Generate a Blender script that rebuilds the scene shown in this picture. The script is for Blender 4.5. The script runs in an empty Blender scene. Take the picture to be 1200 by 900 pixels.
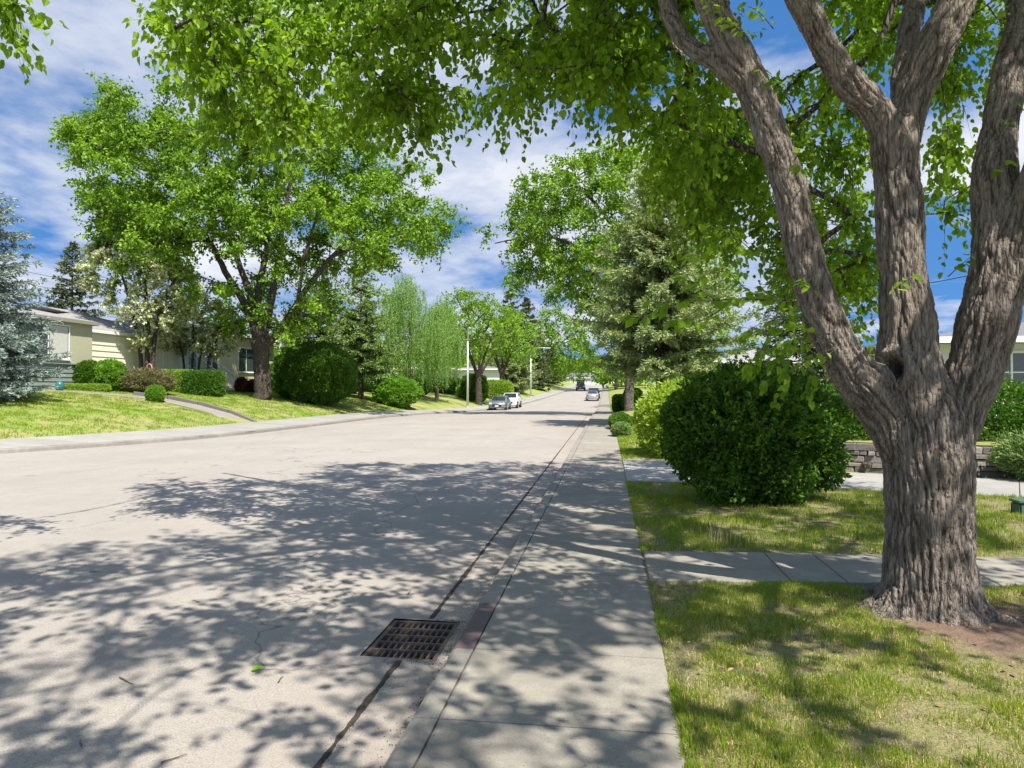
import bpy, bmesh, math, random
import numpy as np
from mathutils import Vector, Matrix
random.seed(7)
RNG = np.random.default_rng(7)
scene = bpy.context.scene
COL = scene.collection
R = math.radians
EYE = 1.65

# ------------------------------------------------------------------ layout helpers
F = 832.0; YAW = R(7.6); HOR = 457.0
_ax = np.array([-math.sin(YAW), math.cos(YAW)]); _rx = np.array([math.cos(YAW), math.sin(YAW)])
def at(px, py, depth):
    l = (px-600)/F*depth
    xy = _ax*depth + _rx*l
    return np.array([xy[0], xy[1], EYE-(py-HOR)/F*depth])
def proj(P):
    P = np.atleast_2d(P)
    d = P[:, :2]@_ax; l = P[:, :2]@_rx
    dd = np.where(np.abs(d) < .01, .01, d)
    return 600+l/dd*F, HOR-(P[:, 2]-EYE)/dd*F, d
def inpoly(x, y, poly):
    x = np.atleast_1d(x); y = np.atleast_1d(y)
    res = np.zeros(x.shape, bool); n = len(poly); j = n-1
    for i in range(n):
        xi, yi = poly[i]; xj, yj = poly[j]
        c = ((yi > y) != (yj > y)) & (x < (xj-xi)*(y-yi)/((yj-yi) or 1e-9)+xi)
        res ^= c; j = i
    return res
def nrm(v):
    v = np.asarray(v, float)
    return v/np.maximum(np.linalg.norm(v, axis=-1, keepdims=True), 1e-9)
def rvec(n):
    return nrm(RNG.normal(size=(n, 3)))
# perlin
_perm = np.random.default_rng(3).permutation(512)
_grad = nrm(np.random.default_rng(4).normal(size=(512, 3)))
def perlin(p):
    p = np.asarray(p, float); i = np.floor(p).astype(int); f = p-i
    u = f*f*f*(f*(f*6-15)+10)
    out = np.zeros(len(p))
    for dx in (0, 1):
        for dy in (0, 1):
            for dz in (0, 1):
                h = _perm[(_perm[(_perm[(i[:, 0]+dx) & 511]+i[:, 1]+dy) & 511]+i[:, 2]+dz) & 511]
                g = _grad[h]; d = f-np.array([dx, dy, dz])
                w = (u[:, 0] if dx else 1-u[:, 0])*(u[:, 1] if dy else 1-u[:, 1])*(u[:, 2] if dz else 1-u[:, 2])
                out += w*(g*d).sum(1)
    return out*1.6

# ------------------------------------------------------------------ terrain profile
def pf(Y):
    return np.interp(Y, [-60, 42, 52, 62, 74, 86, 100, 115, 130, 150, 180, 215, 250, 290, 400], [0, 0, -.06, -.22, -.28, -.16, .1, .45, .85, 1.4, 2.2, 3.1, 3.7, 3.9, 3.5])
def LK(Y):   # left kerb line
    return np.interp(Y, [-60, -10, 0, 8, 13, 17, 20.5, 23.5, 27, 34, 45, 56, 66, 76, 86, 112, 150, 230, 400], [-40, -30, -24.5, -20.4, -18.3, -17, -15.5, -14.6, -14.2, -14.1, -14.1, -13.3, -12.1, -11.4, -10.8, -9.8, -8.9, -8, -8])
RK = -1.0
SWL = 2.4
def ground(X, Y):
    X = np.asarray(X, float); Y = np.asarray(Y, float)
    z = pf(Y)
    t = LK(Y)-SWL-X
    zl = .15+2.0*(1-np.exp(-np.maximum(t, 0)/7))
    tr = X-.35
    rise = np.interp(Y, [0, 16, 30, 45, 400], [.05, .06, .2, .5, .6])
    zr = rise*(1-np.exp(-np.maximum(tr, 0)/2.0))
    far = np.maximum(np.abs(X)-60, 0)*.0
    return z+np.where(t > 0, zl, np.where(tr > 0, zr, 0))+far
def gz(x, y): return float(ground(x, y))

# ------------------------------------------------------------------ object helpers
def link(o, parent=None):
    COL.objects.link(o)
    if parent is not None: o.parent = parent
    return o
def tag(o, label=None, cat=None, group=None, kind=None):
    if label: o['label'] = label
    if cat: o['category'] = cat
    if group: o['group'] = group
    if kind: o['kind'] = kind
    return o
def empty(name, loc=(0, 0, 0), rz=0.0):
    o = bpy.data.objects.new(name, None); o.location = loc; o.rotation_euler = (0, 0, rz); o.empty_display_size = .2
    return link(o)
def mesh_np(name, V, Fc, mat, parent=None, rnd=None, smooth=False, attrs=None):
    """V (n,3), Fc (m,k) all faces same size"""
    V = np.ascontiguousarray(V, dtype=np.float32); Fc = np.ascontiguousarray(Fc, dtype=np.int32)
    me = bpy.data.meshes.new(name)
    me.vertices.add(len(V)); me.vertices.foreach_set('co', V.ravel())
    m, k = Fc.shape
    me.loops.add(m*k); me.loops.foreach_set('vertex_index', Fc.ravel())
    me.polygons.add(m); me.polygons.foreach_set('loop_start', np.arange(0, m*k, k, dtype=np.int32))
    me.update(calc_edges=True)
    if smooth: me.polygons.foreach_set('use_smooth', np.ones(m, bool))
    else: me.polygons.foreach_set('use_smooth', np.zeros(m, bool))
    if rnd is not None:
        a = me.attributes.new('rnd', 'FLOAT', 'POINT'); a.data.foreach_set('value', np.ascontiguousarray(rnd, dtype=np.float32))
    for an, av in (attrs or {}).items():
        if av.ndim == 2:
            a = me.attributes.new(an, 'FLOAT_VECTOR', 'POINT'); a.data.foreach_set('vector', np.ascontiguousarray(av, dtype=np.float32).ravel())
        else:
            a = me.attributes.new(an, 'FLOAT', 'POINT'); a.data.foreach_set('value', np.ascontiguousarray(av, dtype=np.float32))
    me.materials.append(mat)
    return link(bpy.data.objects.new(name, me), parent)
class MB:
    def __init__(s): s.v = []; s.f = []
    def add(s, v, f):
        b = len(s.v); s.v += [tuple(map(float, p)) for p in v]; s.f += [tuple(i+b for i in q) for q in f]; return s
    def box(s, x0, x1, y0, y1, z0, z1, M=None):
        v = [(x0, y0, z0), (x1, y0, z0), (x1, y1, z0), (x0, y1, z0), (x0, y0, z1), (x1, y0, z1), (x1, y1, z1), (x0, y1, z1)]
        if M is not None: v = [tuple(M@Vector(p)) for p in v]
        return s.add(v, [(0, 3, 2, 1), (4, 5, 6, 7), (0, 1, 5, 4), (1, 2, 6, 5), (2, 3, 7, 6), (3, 0, 4, 7)])
    def bar(s, a, b, w, h=None):
        a = Vector(a); b = Vector(b); d = (b-a); L = d.length; h = h or w
        q = d.to_track_quat('Y', 'Z').to_matrix().to_4x4(); M = Matrix.Translation(a)@q
        return s.box(-w/2, w/2, 0, L, -h/2, h/2, M)
    def tube(s, P, rad, n=8, cap=True):
        P = [np.array(p, float) for p in P]; m = len(P)
        if np.isscalar(rad): rad = [rad]*m
        ref = np.array([0, 0, 1.0]); V = []
        T0 = nrm(P[1]-P[0]);
        if abs(T0[2]) > .9: ref = np.array([1.0, 0, 0])
        U = nrm(np.cross(ref, T0))
        for i in range(m):
            T = nrm(P[min(i+1, m-1)]-P[max(i-1, 0)])
            U = nrm(U-T*np.dot(U, T)); W = np.cross(T, U)
            for k in range(n):
                a = 2*math.pi*k/n; V.append(P[i]+(U*math.cos(a)+W*math.sin(a))*rad[i])
        Fc = [(i*n+k, i*n+(k+1) % n, (i+1)*n+(k+1) % n, (i+1)*n+k) for i in range(m-1) for k in range(n)]
        if cap: Fc += [tuple(range(n))[::-1], tuple((m-1)*n+k for k in range(n))]
        return s.add(V, Fc)
    def build(s, name, mat, parent=None, bevel=0, smooth=False, seg=2):
        me = bpy.data.meshes.new(name); me.from_pydata(s.v, [], s.f)
        bm = bmesh.new(); bm.from_mesh(me); bmesh.ops.recalc_face_normals(bm, faces=bm.faces)
        if bevel:
            bmesh.ops.bevel(bm, geom=list(bm.edges), offset=bevel, segments=seg, affect='EDGES', clamp_overlap=True)
        bm.to_mesh(me); bm.free()
        if smooth: me.polygons.foreach_set('use_smooth', np.ones(len(me.polygons), bool))
        me.materials.append(mat)
        return link(bpy.data.objects.new(name, me), parent)
def copy_tree(o, parent=None):
    c = o.copy(); COL.objects.link(c); c.parent = parent
    for ch in [x for x in bpy.data.objects if x.parent == o]: copy_tree(ch, c)
    return c

# ------------------------------------------------------------------ materials
def newmat(name):
    m = bpy.data.materials.new(name); m.use_nodes = True; nt = m.node_tree; nt.nodes.clear()
    out = nt.nodes.new('ShaderNodeOutputMaterial'); return m, nt, out
class NT:
    def __init__(s, nt): s.nt = nt
    def n(s, t, **kw):
        x = s.nt.nodes.new(t)
        ins = kw.pop('ins', {})
        for k, v in kw.items(): setattr(x, k, v)
        for k, v in ins.items():
            if hasattr(v, 'is_linked') or isinstance(v, bpy.types.NodeSocket): s.nt.links.new(v, x.inputs[k])
            else: x.inputs[k].default_value = v
        return x
    def noise(s, vec, scale, detail=4, rough=.5, dist=0.0):
        x = s.n('ShaderNodeTexNoise', ins={'Scale': scale, 'Detail': detail, 'Roughness': rough, 'Distortion': dist})
        if vec is not None: s.nt.links.new(vec, x.inputs['Vector'])
        return x.outputs['Fac']
    def math(s, op, a, b=0.0, clamp=False):
        x = s.n('ShaderNodeMath', operation=op, use_clamp=clamp)
        for i, v in enumerate((a, b)):
            if isinstance(v, bpy.types.NodeSocket): s.nt.links.new(v, x.inputs[i])
            else: x.inputs[i].default_value = v
        return x.outputs[0]
    def ramp(s, fac, pts, interp='LINEAR'):
        x = s.n('ShaderNodeValToRGB'); cr = x.color_ramp; cr.interpolation = interp
        while len(cr.elements) < len(pts): cr.elements.new(.5)
        for e, (p, c) in zip(cr.elements, pts):
            e.position = p; e.color = (c, c, c, 1) if np.isscalar(c) else (*c, 1)
        s.nt.links.new(fac, x.inputs[0]); return x.outputs[0]
    def mix(s, fac, a, b, mode='MIX'):
        x = s.n('ShaderNodeMix', data_type='RGBA', blend_type=mode, clamp_factor=True)
        for k, v in ((0, fac), (6, a), (7, b)):
            if isinstance(v, bpy.types.NodeSocket): s.nt.links.new(v, x.inputs[k])
            else: x.inputs[k].default_value = v if k == 0 else (*v, 1)
        return x.outputs[2]
    def map(s, vec, scale=(1, 1, 1), rot=(0, 0, 0), loc=(0, 0, 0)):
        x = s.n('ShaderNodeMapping'); s.nt.links.new(vec, x.inputs[0])
        x.inputs['Scale'].default_value = scale; x.inputs['Rotation'].default_value = rot; x.inputs['Location'].default_value = loc
        return x.outputs[0]
    def bump(s, h, strength=.5, dist=.01, normal=None):
        x = s.n('ShaderNodeBump', ins={'Strength': strength, 'Distance': dist}); s.nt.links.new(h, x.inputs['Height'])
        if normal is not None: s.nt.links.new(normal, x.inputs['Normal'])
        return x.outputs[0]
    def link(s, a, b): s.nt.links.new(a, b)
def wpos(N): return N.n('ShaderNodeNewGeometry').outputs['Position']
def opos(N): return N.n('ShaderNodeTexCoord').outputs['Object']
def plain(name, col, rough=.6, metal=0.0, var=.12, scale=6, bump=.0, spec=.5):
    m, nt, out = newmat(name); N = NT(nt); p = opos(N)
    f = N.noise(p, scale, 5, .6)
    c = N.mix(f, tuple(x*(1-var) for x in col), tuple(min(1, x*(1+var)) for x in col))
    b = N.n('ShaderNodeBsdfPrincipled', ins={'Roughness': rough, 'Metallic': metal}); N.link(c, b.inputs['Base Color'])
    b.inputs['Specular IOR Level'].default_value = spec
    if bump: N.link(N.bump(N.noise(p, scale*8, 3), bump, .01), b.inputs['Normal'])
    N.link(b.outputs[0], out.inputs[0]); return m
def leafmat(name, dark, light, trans=.4, tcol=None, rough=.5, scale=.5, spec=.3):
    """dark/light: two leaf colours; per-leaf random + slow clump variation"""
    m, nt, out = newmat(name); N = NT(nt)
    a = N.n('ShaderNodeAttribute', attribute_name='rnd').outputs['Fac']
    cl = N.noise(wpos(N), scale, 2, .5)
    f = N.math('ADD', N.math('MULTIPLY', a, .6), N.math('MULTIPLY', N.math('SUBTRACT', cl, .32), 1.1), True)
    c = N.mix(f, dark, light)
    b = N.n('ShaderNodeBsdfPrincipled', ins={'Roughness': rough}); N.link(c, b.inputs['Base Color'])
    b.inputs['Specular IOR Level'].default_value = spec
    t = N.n('ShaderNodeBsdfTranslucent')
    tc = N.mix(f, tuple(x*y for x, y in zip(dark, (1.5, 1.45, .6))), tuple(x*y for x, y in zip(light, (1.5, 1.45, .5)))) if tcol is None else N.mix(f, tuple(x*.8 for x in tcol), tcol)
    N.link(tc, t.inputs[0])
    mx = N.n('ShaderNodeMixShader'); mx.inputs[0].default_value = trans
    N.link(b.outputs[0], mx.inputs[1]); N.link(t.outputs[0], mx.inputs[2]); N.link(mx.outputs[0], out.inputs[0])
    return m
M = {}
M['elm_leaf'] = leafmat('elm_leaf', (.06, .15, .008), (.28, .45, .022), .48, scale=.9)
M['elm_leaf_far'] = leafmat('elm_leaf_far', (.065, .16, .012), (.28, .45, .035), .32, scale=.35)
M['elm_leaf_yellow'] = leafmat('elm_leaf_yellow', (.12, .24, .02), (.22, .38, .04), .4, scale=.2)
M['pale_leaf'] = leafmat('pale_leaf', (.17, .27, .08), (.30, .42, .15), .4, scale=.3)
M['birch_leaf'] = leafmat('birch_leaf', (.14, .27, .05), (.27, .42, .11), .4, scale=.4)
M['blossom'] = leafmat('blossom', (.66, .66, .40), (.84, .84, .62), .4, tcol=(.75, .76, .48))
M['mayday_leaf'] = leafmat('mayday_leaf', (.15, .24, .05), (.30, .38, .11), .45)
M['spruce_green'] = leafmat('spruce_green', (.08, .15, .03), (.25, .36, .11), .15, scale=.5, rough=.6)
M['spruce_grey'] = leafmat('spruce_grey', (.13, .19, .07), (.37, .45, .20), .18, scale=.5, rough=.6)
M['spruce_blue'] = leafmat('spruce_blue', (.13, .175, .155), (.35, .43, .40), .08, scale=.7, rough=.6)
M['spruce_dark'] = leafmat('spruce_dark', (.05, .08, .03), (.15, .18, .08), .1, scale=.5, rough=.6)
M['cone_brown'] = leafmat('cone_brown', (.22, .14, .08), (.36, .26, .16), .1)
M['shrub_dark'] = leafmat('shrub_dark', (.035, .10, .01), (.13, .26, .025), .4, scale=2.2)  # lighter noise clumps stand in for sunlit leaf clumps
M['shrub_mid'] = leafmat('shrub_mid', (.045, .12, .012), (.10, .22, .025), .35, scale=1.0)
M['shrub_bright'] = leafmat('shrub_bright', (.20, .31, .025), (.36, .48, .06), .4, scale=1.5)
M['shrub_lime'] = leafmat('shrub_lime', (.10, .24, .02), (.20, .38, .04), .4, scale=1.0)
M['shrub_purple'] = leafmat('shrub_purple', (.11, .12, .05), (.24, .22, .11), .3, scale=1.6)
M['shrub_red'] = leafmat('shrub_red', (.07, .03, .02), (.16, .06, .04), .3)
M['hedge_yellow'] = leafmat('hedge_yellow', (.17, .30, .03), (.30, .45, .06), .35, scale=1.5)
M['grass'] = leafmat('grass', (.12, .22, .018), (.32, .41, .045), .45, scale=1.6, rough=.5)
M['grass_dry'] = leafmat('grass_dry', (.40, .33, .15), (.62, .52, .28), .3, scale=2)

def bark_mat(name, ridge, crack, scale=1.0, attr=False):
    m, nt, out = newmat(name); N = NT(nt)
    if attr:
        p = opos(N)
        h0 = N.n('ShaderNodeAttribute', attribute_name='ridge').outputs['Fac']
    else: p = opos(N)
    pv = N.map(p, (10*scale, 10*scale, 2.0*scale))
    n1 = N.noise(pv, 1.6, 6, .62, .6)
    v = N.n('ShaderNodeTexVoronoi', feature='DISTANCE_TO_EDGE', ins={'Scale': 2.2, 'Randomness': 1.0})
    N.link(N.mix(.35, pv, N.n('ShaderNodeTexNoise', ins={'Vector': pv, 'Scale': 1.2, 'Detail': 3.0}).outputs['Color'], 'ADD'), v.inputs['Vector'])
    cr = N.ramp(v.outputs['Distance'], [(0.0, 0.0), (.16, .85), (.5, 1.0)])
    h = N.math('MULTIPLY', cr, N.math('ADD', N.math('MULTIPLY', n1, .9), .35))
    if attr: h = N.math('ADD', N.math('MULTIPLY', h, .38), N.math('MULTIPLY', h0, .70))
    big = N.noise(wpos(N), 2.2, 3)
    c = N.ramp(h, [(.18, crack), (.46, tuple(a*.4+b*.6 for a, b in zip(ridge, crack))), (.72, ridge), (.95, tuple(min(1, x*1.35) for x in ridge))])
    c = N.mix(N.math('MULTIPLY', big, .5), c, (.17, .14, .11))
    fine = N.noise(p, 90, 3, .7)
    hh = N.math('ADD', h, N.math('MULTIPLY', fine, .22))
    b = N.n('ShaderNodeBsdfPrincipled', ins={'Roughness': .9}); N.link(c, b.inputs['Base Color'])
    b.inputs['Specular IOR Level'].default_value = .15
    N.link(N.bump(hh, .9, .02 if attr else .05), b.inputs['Normal'])
    N.link(b.outputs[0], out.inputs[0]); return m
M['bark_elm'] = bark_mat('bark_elm', (.20, .172, .145), (.018, .013, .010), 1.9, True)
M['bark_dark'] = bark_mat('bark_dark', (.12, .10, .085), (.025, .02, .016))
M['bark_grey'] = bark_mat('bark_grey', (.24, .215, .19), (.05, .04, .033))
M['bark_brown'] = bark_mat('bark_brown', (.25, .16, .11), (.06, .035, .025))
M['bark_pale'] = bark_mat('bark_pale', (.5, .47, .42), (.12, .1, .08))

def concrete(name, c0, c1, stain=.5, speck=1.0, dark=(.12, .11, .10)):
    m, nt, out = newmat(name); N = NT(nt); p = wpos(N)
    a = N.noise(p, .7, 5, .6); b_ = N.noise(p, 5, 6, .65); g = N.noise(p, 160, 2, .6); g2 = N.noise(p, 55, 3, .7)
    c = N.mix(N.ramp(a, [(.3, 0), (.7, 1)]), c0, c1)
    c = N.mix(N.ramp(b_, [(.42, .22*stain), (.68, 0)]), c, dark)
    c = N.mix(N.ramp(g, [(.36, .45*speck), (.48, 0)]), c, dark)
    c = N.mix(N.ramp(g2, [(.6, 0), (.75, .3*speck)]), c, tuple(min(1, x*1.25) for x in c1))
    v = N.n('ShaderNodeTexVoronoi', feature='F1', ins={'Scale': 9.0, 'Randomness': 1.0}); N.link(p, v.inputs['Vector'])
    spot = N.ramp(v.outputs['Distance'], [(.035, .7), (.06, 0)])
    c = N.mix(N.math('MULTIPLY', spot, N.ramp(b_, [(.5, 0), (.55, 1)])), c, (.07, .05, .04))
    sy = N.n('ShaderNodeSeparateXYZ'); N.link(p, sy.inputs[0])
    wn = N.n('ShaderNodeTexWhiteNoise', noise_dimensions='1D'); N.link(N.math('FLOOR', N.math('ADD', N.math('MULTIPLY', N.math('SUBTRACT', sy.outputs[1], 4.47), 1/.97), 50.0)), wn.inputs['W'])
    c = N.mix(N.math('MULTIPLY', wn.outputs['Value'], .28), c, tuple(x*.62 for x in c0))
    b = N.n('ShaderNodeBsdfPrincipled', ins={'Roughness': .85}); N.link(c, b.inputs['Base Color']); b.inputs['Specular IOR Level'].default_value = .25
    h = N.math('ADD', N.math('MULTIPLY', g, .5), N.math('MULTIPLY', g2, .6))
    N.link(N.bump(h, .5, .004), b.inputs['Normal']); N.link(b.outputs[0], out.inputs[0]); return m
M['sidewalk'] = concrete('sidewalk_concrete', (.285, .262, .218), (.375, .348, .292), 1.3, 1.3)
M['kerb'] = concrete('kerb_concrete', (.27, .25, .215), (.355, .33, .285), 1.5, 1.2)
M['kerb_rust'] = concrete('kerb_rust', (.13, .095, .095), (.22, .16, .155), 1.2, 1.0)
M['drive'] = concrete('drive_concrete', (.33, .32, .30), (.42, .40, .37), .8, 1.0)
M['dark_concrete'] = concrete('old_concrete', (.15, .14, .13), (.22, .21, .19), .8, 1.0)
M['pit'] = plain('pit', (.02, .018, .015), .9)
def road_mat():
    m, nt, out = newmat('road_asphalt'); N = NT(nt); p = wpos(N)
    a = N.noise(p, .35, 5, .6); lane = N.noise(N.map(p, (.9, .05, 1)), 1.0, 4, .6)
    g = N.noise(p, 120, 2, .65); g2 = N.noise(p, 38, 4, .7); mid = N.noise(p, 4, 5, .65)
    c = N.mix(N.ramp(a, [(.3, 0), (.7, 1)]), (.305, .28, .245), (.375, .347, .307))
    c = N.mix(N.ramp(lane, [(.35, .28), (.62, 0)]), c, (.27, .24, .22))
    c = N.mix(N.ramp(mid, [(.38, .25), (.55, 0)]), c, (.25, .225, .20))
    c = N.mix(N.ramp(g, [(.34, .55), (.5, 0)]), c, (.11, .10, .095))
    c = N.mix(N.ramp(g, [(.58, 0), (.72, .4)]), c, (.55, .52, .48))
    # thin cracks
    q = N.mix(.6, N.map(p, (.16, .11, 1)), N.n('ShaderNodeTexNoise', ins={'Vector': p, 'Scale': .5, 'Detail': 6.0}).outputs['Color'], 'ADD')
    v = N.n('ShaderNodeTexVoronoi', feature='DISTANCE_TO_EDGE', ins={'Scale': 1.0}); N.link(q, v.inputs['Vector'])
    cr = N.ramp(v.outputs['Distance'], [(.0012, .65), (.0028, 0)])
    c = N.mix(cr, c, (.09, .08, .075))
    # reddish silt towards the gutter
    sx = N.n('ShaderNodeSeparateXYZ'); N.link(p, sx.inputs[0])
    w = N.math('ADD', sx.outputs[0], N.math('MULTIPLY', N.noise(N.map(p, (1, .12, 1)), 1.2, 4), 1.3))
    c = N.mix(N.ramp(N.math('MULTIPLY', N.math('ADD', w, 2.4), .4), [(.2, 0), (.9, .4)]), c, (.31, .255, .215))
    b = N.n('ShaderNodeBsdfPrincipled', ins={'Roughness': .88}); N.link(c, b.inputs['Base Color']); b.inputs['Specular IOR Level'].default_value = .2
    h = N.math('SUBTRACT', N.math('ADD', N.math('MULTIPLY', g, .8), N.math('MULTIPLY', g2, .7)), cr)
    N.link(N.bump(h, .6, .006), b.inputs['Normal']); N.link(b.outputs[0], out.inputs[0]); return m
M['road'] = road_mat()
def lawn_mat():
    m, nt, out = newmat('lawn_ground'); N = NT(nt); p = wpos(N)
    a = N.noise(p, .45, 5, .62); f = N.noise(p, 7, 6, .7); g = N.noise(N.map(p, (40, 40, 12)), 1, 4, .7); g2 = N.noise(p, 22, 4, .7)
    green = N.mix(g, (.10, .18, .02), (.23, .33, .05))
    dry = N.mix(g2, (.27, .24, .10), (.42, .36, .18))
    c = N.mix(N.ramp(N.math('ADD', N.math('MULTIPLY', a, .7), N.math('MULTIPLY', f, .35)), [(.42, 0), (.62, .85)]), green, dry)
    # worn thatch and soil on the near right verge (a place, not shade)
    sx = N.n('ShaderNodeSeparateXYZ'); N.link(p, sx.inputs[0])
    near = N.math('MULTIPLY', N.math('GREATER_THAN', sx.outputs[0], .3), N.math('LESS_THAN', sx.outputs[1], 13.0))
    straw = N.noise(N.map(p, (150, 60, 60), (0, 0, .6)), 1, 3, .7); soil = N.mix(N.ramp(N.math('ADD', N.math('MULTIPLY', straw, .75), N.math('MULTIPLY', g2, .3)), [(.38, 0), (.66, 1)]), (.06, .045, .03), (.36, .29, .18))
    c = N.mix(N.math('MULTIPLY', near, N.ramp(f, [(.35, .95), (.68, .35)])), c, soil)
    # bare soil round the trunk
    vd = N.n('ShaderNodeVectorMath', operation='DISTANCE'); N.link(p, vd.inputs[0]); vd.inputs[1].default_value = (2.75, 5.35, 0)
    dd = N.math('ADD', vd.outputs['Value'], N.math('MULTIPLY', N.math('SUBTRACT', f, .5), 1.1))
    c = N.mix(N.ramp(dd, [(.55, 1), (.95, 0)]), c, N.mix(g2, (.13, .085, .06), (.27, .19, .14)))
    b = N.n('ShaderNodeBsdfPrincipled', ins={'Roughness': .95}); N.link(c, b.inputs['Base Color']); b.inputs['Specular IOR Level'].default_value = .1
    h = N.math('ADD', g, N.math('MULTIPLY', g2, .8))
    N.link(N.bump(h, .8, .03), b.inputs['Normal']); N.link(b.outputs[0], out.inputs[0]); return m
M['lawn'] = lawn_mat()
def shingle():
    m, nt, out = newmat('roof_shingle'); N = NT(nt); p = opos(N)
    b_ = N.n('ShaderNodeTexBrick', ins={'Color1': (.30, .295, .29, 1), 'Color2': (.22, .215, .215, 1), 'Mortar': (.10, .10, .10, 1), 'Scale': 1.0, 'Mortar Size': .02, 'Brick Width': .45, 'Row Height': .17})
    mp = N.map(p, (1, 1, 1), (0, 0, R(90))); N.link(mp, b_.inputs['Vector'])
    c = N.mix(N.math('MULTIPLY', N.noise(p, 1.5, 5), .6), b_.outputs['Color'], (.36, .35, .34))
    b = N.n('ShaderNodeBsdfPrincipled', ins={'Roughness': .9}); N.link(c, b.inputs['Base Color'])
    N.link(N.bump(b_.outputs['Fac'], .5, .02), b.inputs['Normal']); N.link(b.outputs[0], out.inputs[0]); return m
M['shingle'] = shingle()
M['roof_pale'] = plain('roof_pale', (.15, .15, .16), .8, scale=3)
M['olive'] = plain('olive_stucco', (.42, .41, .28), .85, bump=.3)
M['bluegreen'] = plain('bluegreen_siding', (.20, .235, .215), .7)
M['cream'] = plain('cream_siding', (.74, .70, .55), .6, var=.06)
M['tan'] = plain('tan_stucco', (.60, .52, .33), .85, bump=.3)
M['white'] = plain('white_paint', (.78, .78, .76), .5, var=.04)
M['offwhite'] = plain('offwhite_siding', (.68, .69, .70), .6, var=.05)
M['grey_wall'] = plain('grey_wall', (.42, .43, .45), .7, var=.06)
M['galv'] = plain('galvanised', (.62, .65, .67), .45, .4, var=.1)
M['iron'] = plain('cast_iron', (.12, .09, .075), .75, .3, var=.4, scale=30, bump=.4)
M['soil'] = plain('gutter_soil', (.055, .042, .032), .95, var=.6, scale=25, bump=.8)
M['twig'] = plain('twig_wood', (.10, .07, .05), .9, var=.3)
M['rubber'] = plain('rubber', (.02, .02, .02), .8)
M['rim'] = plain('alloy_rim', (.5, .5, .52), .3, .9, var=.05)
M['black'] = plain('black_plastic', (.02, .02, .022), .5)
M['lamp'] = plain('headlamp', (.75, .77, .8), .15, .2, var=.03)
M['green_box'] = plain('green_plastic', (.06, .12, .08), .6)
M['teal'] = plain('teal_glaze', (.03, .15, .14), .2)
M['pink'] = plain('pink_paint', (.60, .25, .25), .5)
M['curtain'] = plain('curtain', (.5, .5, .46), .9)
def glassy(name, col, rough=.05):
    m, nt, out = newmat(name); N = NT(nt)
    b = N.n('ShaderNodeBsdfPrincipled', ins={'Base Color': (*col, 1), 'Roughness': rough}); b.inputs['Specular IOR Level'].default_value = .9
    N.link(N.bump(N.noise(opos(N), .8, 2), .05, .05), b.inputs['Normal'])
    N.link(b.outputs[0], out.inputs[0]); return m
M['glass'] = glassy('window_glass', (.045, .06, .06)); M['carglass'] = glassy('car_glass', (.02, .025, .03))
def paint(name, col, metal=.0):
    m, nt, out = newmat(name); N = NT(nt)
    b = N.n('ShaderNodeBsdfPrincipled', ins={'Base Color': (*col, 1), 'Roughness': .3, 'Metallic': metal, 'Coat Weight': .8, 'Coat Roughness': .08})
    N.link(N.mix(N.noise(opos(N), 2, 3), col, tuple(x*.85 for x in col)), b.inputs['Base Color'])
    N.link(b.outputs[0], out.inputs[0]); return m
M['p_silver'] = paint('silver_blue_paint', (.22, .25, .27), .4); M['p_white'] = paint('white_car_paint', (.8, .8, .8)); M['p_dark'] = paint('dark_car_paint', (.03, .04, .055), .3); M['p_lsilver'] = paint('light_silver_paint', (.45, .46, .48), .4)
def stone_mat():
    m, nt, out = newmat('stone'); N = NT(nt); p = opos(N)
    a = N.n('ShaderNodeAttribute', attribute_name='rnd').outputs['Fac']
    c = N.ramp(a, [(0, (.11, .10, .09)), (.5, (.20, .18, .155)), (1, (.32, .28, .235))])
    c = N.mix(N.math('MULTIPLY', N.noise(p, 8, 5, .7), .5), c, (.14, .13, .12))
    b = N.n('ShaderNodeBsdfPrincipled', ins={'Roughness': .9}); N.link(c, b.inputs['Base Color'])
    N.link(N.bump(N.noise(p, 20, 6, .7), .8, .02), b.inputs['Normal']); N.link(b.outputs[0], out.inputs[0]); return m
M['stone'] = stone_mat()
M['taupe'] = plain('taupe_trim', (.26, .245, .20), .7)
M['far_sidewalk'] = concrete('far_sidewalk_concrete', (.31, .30, .27), (.385, .375, .34), .7, .7)

# ------------------------------------------------------------------ setting: ground, road, sidewalks
def grid_strip(name, Ys, colsfn, mat, kind='structure', skip=None, zf=None):
    cols = [colsfn(y) for y in Ys]; nc = len(cols[0])
    V = np.array([p for row in cols for p in row], float)
    Fc = []
    for i in range(len(Ys)-1):
        for j in range(nc-1):
            if skip and skip(i, j): continue
            Fc.append((i*nc+j, i*nc+j+1, (i+1)*nc+j+1, (i+1)*nc+j))
    o = mesh_np(name, V, np.array(Fc), mat, smooth=True); tag(o, kind=kind); return o
Ysg = np.concatenate([[-900, -300, -100, -40, -20, -10], np.arange(-5, 60, .6), np.arange(60, 150, 3), np.arange(150, 300, 8), [320, 360, 420, 600, 1000, 1500]])
offL = [0, .25, .6, 1, 1.6, 2.3, 3.1, 4, 5, 6.2, 7.6, 9, 11, 13, 16, 20, 26, 35, 50, 80, 150, 400, 1200]
offR = [0, .2, .5, .9, 1.3, 1.8, 2.4, 3, 3.6, 4.3, 5, 6, 7, 8.5, 10, 13, 18, 26, 40, 70, 150, 400, 1200]
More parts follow.
